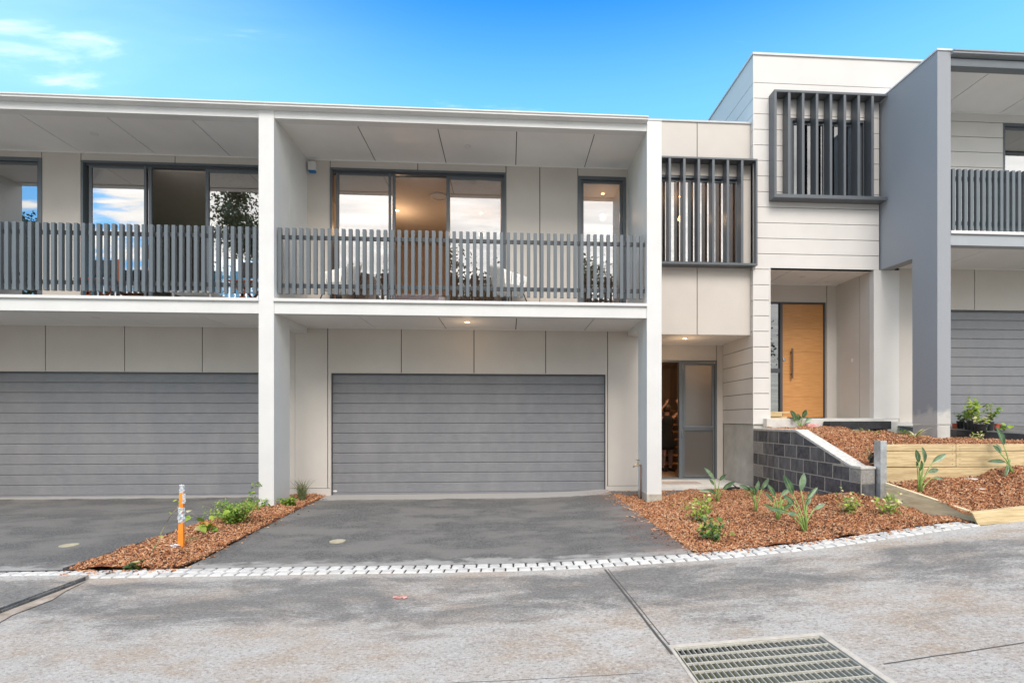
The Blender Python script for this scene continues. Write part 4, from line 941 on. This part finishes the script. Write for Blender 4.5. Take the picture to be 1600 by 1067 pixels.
def leafy(name, label, stems, leaf_mats, weights, nleaf, lsize, loc, group=None, spread=.05, cat='plant', woody='stem_dry', lw=.5, rad=.004):
    t = thing(name, label, cat, loc, group); ms, ml = MB(), MB()
    for st_ in stems:
        pts = [Vector(p) for p in st_]; ms.tube(pts, [rad*(1-.7*i/(len(pts)-1)) for i in range(len(pts))], 5)
        for _ in range(nleaf):
            s_ = R.uniform(.12, 1)*(len(pts)-1); i = min(int(s_), len(pts)-2); p = pts[i].lerp(pts[i+1], s_-i)+Vector((R.gauss(0,spread),R.gauss(0,spread),R.gauss(0,spread*.6)))
            d = Vector((R.gauss(0,1), R.gauss(0,1), R.gauss(.3,.6))); l = lsize*R.uniform(.6,1.3)
            leaf_blade(ml, p, d, l, l*lw, R.choices(range(len(leaf_mats)), weights)[0], fold=.3, droop=.2, n=4, up=(R.gauss(0,.5),R.gauss(-.5,.4),1))
    ms.build('stems', woody, t, smooth=True); ml.build('leaves', leaf_mats, t, smooth=True); return t
def rnd_stems(x, y, z, n, h, sp, kink=.15, seg=4):
    out = []
    for _ in range(n):
        a = R.uniform(0, 2*math.pi); r = sp*R.uniform(.2,1); H = h*R.uniform(.6,1.1); p = []
        for i in range(seg+1):
            t_ = i/seg; p.append((x+math.cos(a)*r*t_**1.2+R.gauss(0,kink*.05), y+math.sin(a)*r*t_**1.2+R.gauss(0,kink*.05), z+H*t_*(1-.15*t_)))
        out.append(p)
    return out
# narrow bed
x, y = on_z(368, 820, .03)
leafy('shrub', 'bushy bright green low shrub in the narrow mulch bed left of the column', rnd_stems(x, y, .02, 46, .36, .36), ['leaf_lime','leaf_mid','leaf_dark'], (5,5,1), 38, .036, (x,y,.02), spread=.03)
x, y = on_z(325, 833, .03)
leafy('vine_plant', 'small vine with broad pale green and orange leaves behind the orange stake', [[(x,y,.02),(x-.02,y,.12),(x-.08,y,.2),(x-.2,y,.28)],[(x,y,.02),(x+.04,y,.15),(x+.08,y+.02,.24)],[(x,y,.02),(x+.02,y-.05,.1),(x+.03,y-.1,.15)]], ['leaf_lime','leaf_mid','leaf_rust','leaf_cream'], (5,3,1,2), 9, .095, (x,y,.02), spread=.03, lw=.8)
x, y = on_z(228, 870, .03); x2, y2 = sx, sy
arc = [(x,y,.02),(x+.04,y+.02,.07),(x+.09,y+.03,.16),(x+.14,y+.04,.30),(x+.20,y+.04,.42),(x+.28,y+.03,.50),(sx-.02,sy,.52)]
leafy('vine_plant', 'bare arching vine tied to the orange stake with few small leaves', [arc,[(x,y,.02),(x-.03,y-.05,.03),(x-.02,y-.13,.05)]], ['leaf_lime','leaf_mid','leaf_cream'], (3,2,1), 9, .036, (x,y,.02), spread=.018, rad=.0075)
x, y = on_z(208, 885, .03)
leafy('low_plant', 'small dark green plant with one cream flower near the setts', rnd_stems(x, y, .02, 8, .05, .08), ['leaf_dark','leaf_mid'], (3,1), 6, .05, (x,y,.02), spread=.012, lw=.6)
t_ = bpy.data.objects['low_plant']; mb = MB(); 
for i in range(6): leaf_blade(mb, (x+.04,y-.02,.07), (math.cos(i), math.sin(i), .5), .035, .03, 0, n=4)
mb.build('flower', 'leaf_cream', t_, smooth=True)
x, y = on_z(296, 847, .03)
leafy('low_plant', 'thin wispy green seedling right beside the orange stake', rnd_stems(x, y, .02, 6, .08, .07), ['leaf_mid','leaf_lime'], (3,1), 7, .022, (x,y,.02), spread=.015)
cx_, cy_ = -3.79, F-.02
leafy('climbing_plant', 'sparse climber with lime and dark leaves against the left column foot', [[(cx_-.05,cy_-.05,.02),(cx_-.07,cy_-.02,.16),(cx_-.03,cy_-.03,.30),(cx_+.01,cy_-.03,.44)],[(cx_,cy_-.06,.02),(cx_-.09,cy_-.05,.10),(cx_-.10,cy_-.03,.26)],[(cx_+.02,cy_-.05,.02),(cx_+.14,cy_-.06,.07),(cx_+.16,cy_-.05,.17)]], ['leaf_lime','leaf_dark','leaf_mid','leaf_rust'], (5,3,3,1), 26, .05, (cx_,cy_,.02), spread=.02, lw=.65)
x, y = on_z(450, 791, .03)
leafy('low_plant', 'compact green seedling at the right foot of the left column', rnd_stems(x, y, .02, 16, .17, .13), ['leaf_mid','leaf_lime'], (3,2), 12, .05, (x,y,.02), spread=.015, lw=.6)
# grass tuft
x, y = -3.38, 8.62
t = thing('grass_tuft', 'wispy ornamental grass tuft beside the left column', 'grass tuft', (x, y, .02)); mb = MB()
for _ in range(130):
    a = R.uniform(0, 2*math.pi); H = R.uniform(.15,.55); l = H*R.uniform(.2,1.0)*.6; vs = []; ox, oy = R.gauss(0,.02), R.gauss(0,.02)
    for i in range(6):
        q = i/5; w = .0036*(1-q)+.0004; px = x+ox+math.cos(a)*l*q**1.8; py = y+oy+math.sin(a)*l*q**1.8; pz = .02+H*q*(1-.25*q*q)
        vs += [(px-w,py-w*.5,pz),(px+w,py+w*.5,pz)]
    mb.add(vs, [(2*i,2*i+1,2*i+3,2*i+2) for i in range(5)])
mb.build('blades', 'grassblade', t)
# big lower bed small plants
def lp(u, v, zf, label, h, sp, n, nl, ls, mats_, wts, name='shrub', **kw):
    x, y, z = plant_px(u, v, zf); leafy(name, label, rnd_stems(x, y, z, n, h, sp), mats_, wts, nl, ls, (x,y,z), **kw)
lp(1094, 815, zlow, 'lanky lime green shrub beside the black plastic scrap', .40, .22, 14, 14, .042, ['leaf_lime','leaf_cream','leaf_mid'], (5,2,3), lw=.6)
lp(1112, 846, zlow, 'small glossy green shrub nearest the setts in the large bed', .22, .15, 15, 12, .048, ['leaf_mid','leaf_dark','leaf_lime'], (5,4,1), lw=.6)
lp(1075, 800, zlow, 'twiggy almost leafless seedling near the right column', .22, .16, 6, 7, .03, ['leaf_lime','leaf_rust'], (3,1))
lp(1325, 803, zlow, 'yellow-green seedling at the foot of the block wall end', .26, .13, 12, 12, .045, ['leaf_lime','leaf_cream','leaf_mid'], (4,2,2), lw=.6)
lp(1388, 805, zlow, 'yellow-green seedling beside the low edging board', .27, .13, 12, 12, .045, ['leaf_lime','leaf_cream','leaf_mid'], (4,3,2), lw=.6)
lp(1222, 800, zlow, 'low bushy seedling close behind the middle paddle-leaved plants', .16, .20, 7, 10, .034, ['leaf_mid','leaf_lime'], (3,2), lw=.6)
lp(1170, 778, zlow, 'tiny dark seedling near the base of the concrete pier', .10, .12, 6, 8, .032, ['leaf_mid','leaf_dark'], (3,2), lw=.6)
# upper bed
def strap(u, v, label, n, l, cream):
    x, y, z = plant_px(u, v, zup); t = thing('strap_leaf_plant', label, 'plant', (x,y,z), 'strap-leaved plants in the upper bed'); mb = MB()
    for i in range(n):
        a = i*2.4+R.uniform(-.3,.3); el = R.uniform(.35,1.1); leaf_blade(mb, (x,y,z), (math.cos(a)*math.cos(el), math.sin(a)*math.cos(el), math.sin(el)), l*R.uniform(.7,1.1), .028, 1 if R.random() < cream else 0, n=6, droop=.35)
    mb.build('leaves', ['leaf_mid','leaf_cream'], t, smooth=True)
strap(1411, 680, 'green strap-leaved plant left of the dividing wall foot', 11, .30, .1)
strap(1430, 685, 'cream and green striped strap-leaved plant at the dividing wall foot', 16, .36, .65)
strap(1371, 680, 'tiny green strap-leaved plant in the middle of the upper bed', 6, .12, .1)
lp(1337, 696, zup, 'dark seedling in the upper bed near the sloping coping', .14, .08, 6, 8, .03, ['leaf_dark','leaf_mid'], (3,2))
lp(1342, 680, zup, 'faint green seedling in the upper bed behind the darker one', .09, .07, 5, 7, .026, ['leaf_mid','leaf_lime'], (3,2))
lp(1358, 716, zup, 'dry straw-coloured tuft beside the galvanised post', .14, .08, 14, 3, .05, ['leaf_cream','leaf_rust'], (3,1), lw=.12)
lp(1527, 688, zup, 'pale trailing sprig below the edge of the upper driveway', .15, .08, 5, 9, .034, ['leaf_lime','leaf_cream'], (3,2), lw=.7)

# pots on the upper driveway
grp = 'nursery pots on the corner of the upper driveway'
def pot(u, v, r, h, m, label, plant=None, lean=0, Y=None):
    z = 1.2
    for _ in range(20): x, y = on_z(u, v, z); y = min(max(y, 7.9), 8.9); z = padz(x, y)
    y = Y if Y else 8.1+.0; x = xat(u, y); z = padz(x, y)+.002
    t = thing('nursery_pot' if not plant else 'potted_plant', label, 'pot' if not plant else 'potted plant', (x,y,z), grp)
    mb = MB(); mb.lathe((x,y,z), [(r*.78,0),(r*.98,h*.88),(r*1.06,h*.88),(r*1.06,h),(r*.95,h),(r*.93,h*.86),(.005,h*.84)], 20)
    if lean: 
        rt = Matrix.Rotation(lean, 3, 'Y'); mb.v = [tuple(Vector((x,y,z+r*.6*abs(math.sin(lean))))+rt@(Vector(p)-Vector((x,y,z)))) for p in mb.v]
    mb.build('pot', m, t, smooth=False)
    if plant:
        n, hh, sp, nl, ls, lm, lwt = plant; ms, ml = MB(), MB()
        for st_ in rnd_stems(x, y, z+h*.84, n, hh, sp):
            pts = [Vector(p) for p in st_]; ms.tube(pts, [.004,.0035,.003,.002,.001], 5)
            for _ in range(nl):
                s_ = R.uniform(.25,1)*4; i = min(int(s_), 3); p = pts[i].lerp(pts[i+1], s_-i)+Vector((R.gauss(0,.015),R.gauss(0,.015),R.gauss(0,.012)))
                l = ls*R.uniform(.6,1.25); leaf_blade(ml, p, (R.gauss(0,1),R.gauss(0,1),R.gauss(.2,.5)), l, l*.7, R.choices(range(len(lm)), lwt)[0], n=4, up=(R.gauss(0,.4),-.6,1))
        ms.build('stems', 'stem_dry', t, smooth=True); ml.build('leaves', lm, t, smooth=True)
pot(1491.5, 668, .038, .085, 'terra', 'small empty terracotta-coloured pot at the left end of the row', Y=8.42)
pot(1501, 670, .060, .13, 'black', 'black pot with a short dark plant, second from the left of the row', (7,.2,.12,11,.042,['leaf_dark','leaf_mid'],(3,2)), Y=8.40)
pot(1512, 670, .055, .12, 'black', 'black pot with a thin twiggy plant beside the tall square-shouldered pot', (7,.24,.12,10,.042,['leaf_mid','leaf_lime'],(3,2)), Y=8.26)
pot(1519, 673, .075, .16, 'black', 'tallest black pot carrying the highest lime green vine', (9,.44,.22,10,.08,['leaf_lime','leaf_mid','leaf_cream'],(6,2,1)), Y=8.12)
pot(1532.5, 674, .095, .12, 'black', 'wide low black pot with yellowing leaves at the front of the row', (7,.16,.14,7,.06,['leaf_cream','leaf_lime','stem_dry'],(3,3,1)), Y=7.90)
pot(1546, 671, .062, .145, 'black', 'black pot right of the wide one with a loose leggy bush', (9,.36,.20,13,.045,['leaf_mid','leaf_dark','leaf_lime'],(3,2,3)), Y=8.05)
pot(1557, 670, .045, .10, 'terra', 'leaning terracotta-coloured pot at the right end of the row', None, lean=.25, Y=8.05)
x = xat(1568, 8.0); z = padz(x, 8.0)
leafy('fallen_cutting', 'cut vine of broad lime leaves lying on the upper driveway', [[(x-.08,8.0,z+.02),(x,8.0,z+.08),(x+.1,7.98,z+.05)],[(x-.05,8.02,z+.03),(x+.05,8.05,z+.04)]], ['leaf_lime','leaf_mid'], (5,2), 7, .085, (x,8.0,z), spread=.03, lw=.8)

# ================================================================== balcony and room furniture
def armchair(cx, cy, rz, label):
    z0 = 3.17; t = thing('armchair', label, 'armchair', (cx, cy, z0), 'white woven armchairs on the middle balcony')
    rt = Matrix.Rotation(rz, 3, 'Z'); W = lambda p: Vector((cx,cy,z0))+rt@Vector(p)
    mb = MB(); n = 15; m_ = 9; vs = []
    for i in range(n):                       # shell wraps round the sitter: arms, back, arms
        a = math.radians(-115+230*i/(n-1)); back = math.cos(a*.5)**2
        top = .58+.30*back
        for j in range(m_):
            q = j/(m_-1); r = .24+.10*q**.7; z = .36+(top-.36)*q
            vs.append(W((r*math.sin(a), r*math.cos(a)*.95+.03*q*back, z)))
    o_ = len(vs); vs2 = [v+rt@Vector((0,0,0))+Vector((0,0,.0)) for v in vs]
    fs = [(i*m_+j,(i+1)*m_+j,(i+1)*m_+j+1,i*m_+j+1) for i in range(n-1) for j in range(m_-1)]
    mb.add(vs, fs); mb.build('shell', 'wicker', t, smooth=True).modifiers.new('thick', 'SOLIDIFY').thickness = .022
    mb = MB(); mb.lathe((0,0,0), [(.22,.33),(.26,.36),(.26,.41),(.22,.44),(.02,.45)], 20); mb.v = [tuple(W(p)) for p in mb.v]; mb.build('seat', 'wicker', t, smooth=True)
    for i in range(n):
        pass
    mb = MB()
    for i in range(1, n-1):
        a = math.radians(-115+230*i/(n-1)); mb.tube([W((.25*math.sin(a), .238*math.cos(a), .38)), W((.352*math.sin(a+.12), .338*math.cos(a+.12), .60+.27*math.cos(a*.5)**2))], .004, 4)
    mb.build('cane_ribs', 'slate_dk', t)
    for sx_, sy_ in ((-1,-1),(1,-1),(1,1),(-1,1)):
        mb = MB(); mb.tube([W((sx_*.16,sy_*.16,.36)), W((sx_*.27,sy_*.26,.0))], .010, 6); mb.build('leg', 'black', t)
armchair(-2.83, 8.75, math.radians(-35), 'white woven armchair on the left side of the middle balcony')
armchair(.02, 8.72, math.radians(50), 'white woven armchair on the right side of the middle balcony')
def sofa(x0, x1, y, label):
    t = thing('sofa', label, 'sofa', ((x0+x1)/2, y, 3.17)); mb = MB(); mb.box(x0, x1, y, y+.8, 3.17+.08, 3.17+.42); mb.build('seat', 'lilac', t, bevel=.04)
    mb = MB(); mb.box(x0, x1, y+.62, y+.85, 3.17+.42, 3.17+.82); mb.build('backrest', 'lilac', t, bevel=.05)
    for a in (x0-.16, x1): mb = MB(); mb.box(a, a+.16, y, y+.85, 3.17+.08, 3.17+.62); mb.build('armrest', 'lilac', t, bevel=.04)
sofa(-2.6, -1.4, 10.2, 'pale lilac sofa behind the left pane of the sliding door')
t = thing('ottoman', 'pink cushioned ottoman inside the open sliding door', 'ottoman', (-1.75, 9.75, 3.17)); mb = MB(); mb.box(-2.0, -1.35, 9.6, 10.0, 3.24, 3.55); mb.build('cushion', 'pink', t, bevel=.05); mb = MB()
for a in (-1.95,-1.42):
    for b in (9.65,9.95): mb.box(a, a+.03, b-.02, b+.01, 3.17, 3.24)
mb.build('feet', 'black', t)
# left balcony: low white table and folding chair with red-brown legs
def fold_chair(x, y, label):
    t = thing('folding_chair', label, 'chair', (x,y,3.17), 'timber folding chairs on the left balcony'); z = 3.17
    mb = MB(); mb.box(x-.21, x+.21, y-.2, y+.2, z+.43, z+.46); mb.build('seat', 'redwood', t, bevel=.004)
    mb = MB(); mb.box(x-.21, x+.21, y+.18, y+.21, z+.60, z+.86); mb.build('backrest', 'black', t, bevel=.01)
    for s_ in (-1,1):
        for q in (-1,1):
            mb = MB(); rt = Matrix.Rotation(q*.62, 3, 'Y'); mb.obox((x, y+s_*.17, z+.22), (.035,.02,.52), rt); mb.build('leg', 'redwood', t)
        mb = MB(); mb.box(x+s_*.2-.012, x+s_*.2+.012, y+.175, y+.2, z+.44, z+.87); mb.build('back_post', 'redwood', t)
fold_chair(-4.32, 8.78, 'timber folding chair beside the left column on the left balcony')
fold_chair(-6.72, 8.80, 'timber folding chair in the middle of the left balcony')
t = thing('coffee_table', 'low white table on the left balcony near the column', 'table', (-4.95, 8.5, 3.17)); mb = MB(); mb.box(-5.25,-4.62,8.28,8.70,3.34,3.37); mb.build('top', 'white', t, bevel=.005)
for a in (-5.23,-4.67):
    for b in (8.30,8.65): mb = MB(); mb.box(a, a+.03, b, b+.03, 3.17, 3.34); mb.build('leg', 'white', t)

# ================================================================== person inside the lobby, on the stairs' foot
def person(px, py, pz):
    t_name = 'person'; me = bpy.data.meshes.new(t_name)
    J_ = {'pel':(0,0,.84,.125),'waist':(0,0,.98,.105),'chest':(0,.01,1.16,.13),'neckb':(0,.01,1.31,.06),'neck':(0,0,1.37,.045),'head':(0,-.01,1.45,.075),'crown':(0,-.005,1.54,.07),
          'hipR':(.085,0,.80,.08),'kneeR':(.10,-.01,.44,.055),'ankR':(.10,.02,.08,.035),'toeR':(.11,-.12,.03,.03),
          'hipL':(-.085,0,.80,.08),'kneeL':(-.09,-.03,.46,.055),'ankL':(-.09,.03,.08,.035),'toeL':(-.10,-.11,.03,.03),
          'shR':(.16,.01,1.27,.05),'elR':(.30,-.08,1.42,.038),'wrR':(.20,-.16,1.60,.026),'haR':(.17,-.17,1.66,.028),
          'shL':(-.16,.01,1.27,.05),'elL':(-.30,-.08,1.40,.038),'wrL':(-.16,-.18,1.58,.026),'haL':(-.12,-.19,1.64,.028)}
    E_ = [('pel','waist'),('waist','chest'),('chest','neckb'),('neckb','neck'),('neck','head'),('head','crown'),('pel','hipR'),('hipR','kneeR'),('kneeR','ankR'),('ankR','toeR'),('pel','hipL'),('hipL','kneeL'),('kneeL','ankL'),('ankL','toeL'),
          ('chest','shR'),('shR','elR'),('elR','wrR'),('wrR','haR'),('chest','shL'),('shL','elL'),('elL','wrL'),('wrL','haL')]
    # fingers: short chains rooted in the palms
    for s_, h in (('R','haR'),('L','haL')):
        hx, hy_, hz, _ = J_[h]
        for i in range(4):
            o1 = (hx+(-.02+.013*i), hy_-.015, hz+.045+.006*(1.5-abs(i-1.5))); o2 = (o1[0]*.98, o1[1]-.022, o1[2]+.018)
            J_[f'f{s_}{i}a'] = (*o1,.009); J_[f'f{s_}{i}b'] = (*o2,.008); E_ += [(h, f'f{s_}{i}a'), (f'f{s_}{i}a', f'f{s_}{i}b')]
        J_[f't{s_}a'] = (hx-.035, hy_-.012, hz+.015,.010); J_[f't{s_}b'] = (hx-.05, hy_-.03, hz+.035,.009); E_ += [(h, f't{s_}a'), (f't{s_}a', f't{s_}b')]
    ks = list(J_); me.from_pydata([J_[k][:3] for k in ks], [(ks.index(a), ks.index(b)) for a, b in E_], [])
    o = bpy.data.objects.new('person', me); C.objects.link(o); o.location = (px,py,pz); o.rotation_euler = (0,0,math.radians(15)); WL[o.name] = Vector((px,py,pz))
    sk = o.modifiers.new('skin', 'SKIN'); o.modifiers.new('sub', 'SUBSURF').levels = 2; o.modifiers['sub'].render_levels = 2
    for i, k in enumerate(ks):
        r = J_[k][3]; me.skin_vertices[0].data[i].radius = (r, r*(.75 if k in ('waist','chest','pel') else 1)); me.skin_vertices[0].data[i].use_root = (k == 'pel')
    me.materials.append(M['skin']); sk.use_smooth_shade = True
    tagged(o, 'person in a black dress with raised arms on the stairs behind the lobby door', 'person')
    def child(name, prof, m, y_sc=.8, n=18):
        mb = MB(); mb.lathe((0,0,0), prof, n); me2 = bpy.data.meshes.new(name); me2.from_pydata([(p[0],p[1]*y_sc,p[2]) for p in mb.v], [], mb.f); me2.materials.append(M[m])
        me2.polygons.foreach_set('use_smooth', [True]*len(me2.polygons)); c = bpy.data.objects.new(name, me2); C.objects.link(c); c.parent = o; return c
    child('dress', [(.20,.52),(.205,.60),(.175,.84),(.125,.99),(.155,1.14),(.165,1.25),(.12,1.31),(.06,1.335)], 'cloth')
    child('hair', [(.03,1.40),(.085,1.43),(.095,1.50),(.085,1.57),(.04,1.61),(.005,1.615)], 'hair', 1.05)
    for s_, kx in (('R',.095),('L',-.09)):
        mb = MB(); mb.tube([(kx,.0,.80),(kx*1.05,-.01,.45),(kx*1.05,.015,.12)], [.085,.062,.045], 12); me2 = bpy.data.meshes.new('trouser_leg'); me2.from_pydata(mb.v, [], mb.f); me2.materials.append(M['trousers']); c = bpy.data.objects.new('trouser_leg', me2); C.objects.link(c); c.parent = o
        mb = MB(); mb.tube([(kx*1.1,.05,.04),(kx*1.12,-.03,.045),(kx*1.15,-.15,.03)], [.045,.048,.03], 10); me2 = bpy.data.meshes.new('shoe'); me2.from_pydata(mb.v, [], mb.f); me2.materials.append(M['black']); c = bpy.data.objects.new('shoe', me2); C.objects.link(c); c.parent = o
person(3.80, 12.10, .13)

# ================================================================== trees across the road (seen in the window reflections)
def tree(x, y, h, cr, label, seed):
    r_ = random.Random(seed); t = thing('tree', label, 'tree', (x,y,-.05), 'trees across the road behind the viewpoint')
    mt, ml = MB(), MB(); tips = []
    mt.tube([(x,y,-.1),(x+.2,y,h*.25),(x-.1,y+.2,h*.5),(x+.1,y,h*.8)], [.30,.24,.17,.05], 9)
    for i in range(16):
        a = r_.uniform(0,6.28); z0 = h*r_.uniform(.25,.75); L_ = cr*r_.uniform(.5,1); e_ = Vector((x+math.cos(a)*L_, y+math.sin(a)*L_, min(h, z0+h*r_.uniform(.1,.28))))
        s0 = Vector((x,y,z0)); m0 = s0.lerp(e_,.5)+Vector((0,0,-.3)); mt.tube([s0,m0,e_],[.09,.05,.02],5); tips += [e_, m0.lerp(e_,.5)]
    tips += [Vector((x+r_.gauss(0,cr*.3), y+r_.gauss(0,cr*.3), h*r_.uniform(.6,1))) for _ in range(10)]
    for tp in tips:
        R2 = cr*r_.uniform(.18,.36)
        for _ in range(420):
            p = tp+Vector((r_.gauss(0,R2*.6), r_.gauss(0,R2*.6), r_.gauss(0,R2*.42))); s_ = r_.uniform(.07,.17)
            a = Vector((r_.gauss(0,1),r_.gauss(0,1),r_.gauss(0,1))).normalized()*s_; b = a.cross(Vector((r_.gauss(0,1),r_.gauss(0,1),r_.gauss(0,1)))).normalized()*s_*.5
            ml.add([p-a,p+b,p+a,p-b],[(0,1,2,3)])
    mt.build('trunk', 'bark', t); ml.build('crown', 'leaf_gum', t)
for i, (x, y, h, cr, lb) in enumerate(((-15.5,-15,17.5,3.8,'tallest gum tree far left behind the viewpoint'),(-34,-18,15,5,'gum tree at the far left end of the row'),(-4.5,-16,11.5,4.6,'gum tree left of centre across the road'),(1.5,-17,12.6,4.8,'broad gum tree facing the middle garage'),(8,-16,9.5,4,'shorter gum tree right of centre'),(15,-20,10,5,'gum tree right across the road'),(-11,-22,10,5,'gum tree set back between taller ones'))):
    tree(x, y, h, cr, lb, 40+i)

# ================================================================== sky, sun, camera
w = bpy.data.worlds.new('World'); sc.world = w; w.use_nodes = True; nt = w.node_tree; N = nt.nodes; L = nt.links
bg = N['Background']; sky = N.new('ShaderNodeTexSky'); sky.sky_type = 'NISHITA'; sky.sun_disc = False
SUN_EL, SUN_AZ = math.radians(47), math.radians(176)
sky.sun_elevation = SUN_EL; sky.sun_rotation = SUN_AZ; sky.air_density = 1.0; sky.dust_density = .3; sky.ozone_density = 2.5
def wm(op, a, b=None, cl=False):
    n = N.new('ShaderNodeMath'); n.operation = op; n.use_clamp = cl
    for i, q in enumerate((a, b)):
        if q is None: continue
        if isinstance(q, (int, float)): n.inputs[i].default_value = q
        else: L.new(q, n.inputs[i])
    return n.outputs[0]
def wr(x, a, b, lo=0., hi=1.):
    n = N.new('ShaderNodeMapRange'); n.interpolation_type = 'SMOOTHSTEP'; L.new(x, n.inputs[0])
    for i, q in enumerate((a, b, lo, hi)): n.inputs[i+1].default_value = q
    return n.outputs[0]
tc = N.new('ShaderNodeTexCoord'); sp = N.new('ShaderNodeSeparateXYZ'); L.new(tc.outputs['Generated'], sp.inputs[0])
hs = N.new('ShaderNodeHueSaturation'); hs.inputs['Saturation'].default_value = 1.75; hs.inputs['Value'].default_value = 2.0; L.new(sky.outputs[0], hs.inputs['Color'])
ct = N.new('ShaderNodeMix'); ct.data_type = 'RGBA'; ct.blend_type = 'MULTIPLY'; ct.inputs['Factor'].default_value = 1; L.new(hs.outputs[0], ct.inputs['A']); ct.inputs['B'].default_value = (.36,.95,1.04,1)
zz = wm('MAXIMUM', wm('ADD', sp.outputs[2], .08), .05)
cv = N.new('ShaderNodeCombineXYZ'); L.new(wm('DIVIDE', sp.outputs[0], zz), cv.inputs[0]); L.new(wm('DIVIDE', sp.outputs[1], zz), cv.inputs[1])
nz = N.new('ShaderNodeTexNoise'); nz.inputs['Scale'].default_value = 2.1; nz.inputs['Detail'].default_value = 9; nz.inputs['Roughness'].default_value = .58; nz.inputs['Distortion'].default_value = .35
mp = N.new('ShaderNodeMapping'); mp.inputs['Scale'].default_value = (.8,2.6,1); mp.inputs['Rotation'].default_value = (0,0,.45); mp.inputs['Location'].default_value = (7.4,2.9,0); L.new(cv.outputs[0], mp.inputs[0]); L.new(mp.outputs[0], nz.inputs['Vector'])
behind = wm('MAXIMUM', wr(sp.outputs[1], .0, -.55), wr(sp.outputs[2], .70, .86, 0., .9))                  # cloud bank behind the viewpoint, plus unseen overhead cloud added to neutralise ground light
left = wr(sp.outputs[0], -.05, -.75)
cover = wm('ADD', wm('ADD', nz.outputs['Fac'], wm('MULTIPLY', behind, wr(sp.outputs[0], -.62, -.35, .12, .42))), wm('MULTIPLY', left, .055))
cl = wm('ADD', wm('MULTIPLY', wr(cover, .60, .76), wm('ADD', behind, wm('MULTIPLY', wm('SUBTRACT', 1., behind), .30))), wr(sp.outputs[0], -.05, -1.1, 0., .22), True)
shade = wr(nz.outputs['Fac'], .3, .8, 7.5, 13.5)
ccol = N.new('ShaderNodeCombineColor'); 
L.new(shade, ccol.inputs[0]); L.new(wm('MULTIPLY', shade, .965), ccol.inputs[1]); L.new(wm('MULTIPLY', shade, .905), ccol.inputs[2])
hz = N.new('ShaderNodeMix'); hz.data_type = 'RGBA'; L.new(wr(sp.outputs[2], .70, .46, 0., .42), hz.inputs['Factor']); L.new(ct.outputs['Result'], hz.inputs['A']); hz.inputs['B'].default_value = (3.4,7.2,9.0,1)
mx = N.new('ShaderNodeMix'); mx.data_type = 'RGBA'; L.new(wm('MULTIPLY', cl, .93), mx.inputs['Factor']); L.new(hz.outputs['Result'], mx.inputs['A']); L.new(ccol.outputs[0], mx.inputs['B'])
L.new(mx.outputs['Result'], bg.inputs['Color']); bg.inputs['Strength'].default_value = .10
sl = bpy.data.lights.new('sun', 'SUN'); sl.energy = 1.5; sl.angle = math.radians(28); sl.color = (1,.93,.86)
so = bpy.data.objects.new('sun', sl); C.objects.link(so)
dv_ = Vector((math.sin(SUN_AZ)*math.cos(SUN_EL), math.cos(SUN_AZ)*math.cos(SUN_EL), math.sin(SUN_EL)))
so.rotation_euler = dv_.to_track_quat('Z', 'Y').to_euler(); so.location = dv_*30
cam = bpy.data.cameras.new('camera'); co = bpy.data.objects.new('camera', cam); C.objects.link(co); sc.camera = co
co.location = (0,0,HC); co.rotation_euler = (math.pi/2, 0, -TH)
cam.sensor_width = 36; cam.lens = FPX/1600*36; cam.shift_x = -(CX-800)/1600; cam.shift_y = (HY-533.5)/1600; cam.clip_end = 600
sc.view_settings.view_transform = 'Standard'; sc.view_settings.look = 'None'; sc.view_settings.gamma = 1; sc.view_settings.use_curve_mapping = False
sc.view_settings.exposure = .86
sc.cycles.use_denoising = True; sc.cycles.max_bounces = 8; sc.cycles.transparent_max_bounces = 12; sc.cycles.caustics_reflective = False; sc.cycles.caustics_refractive = False
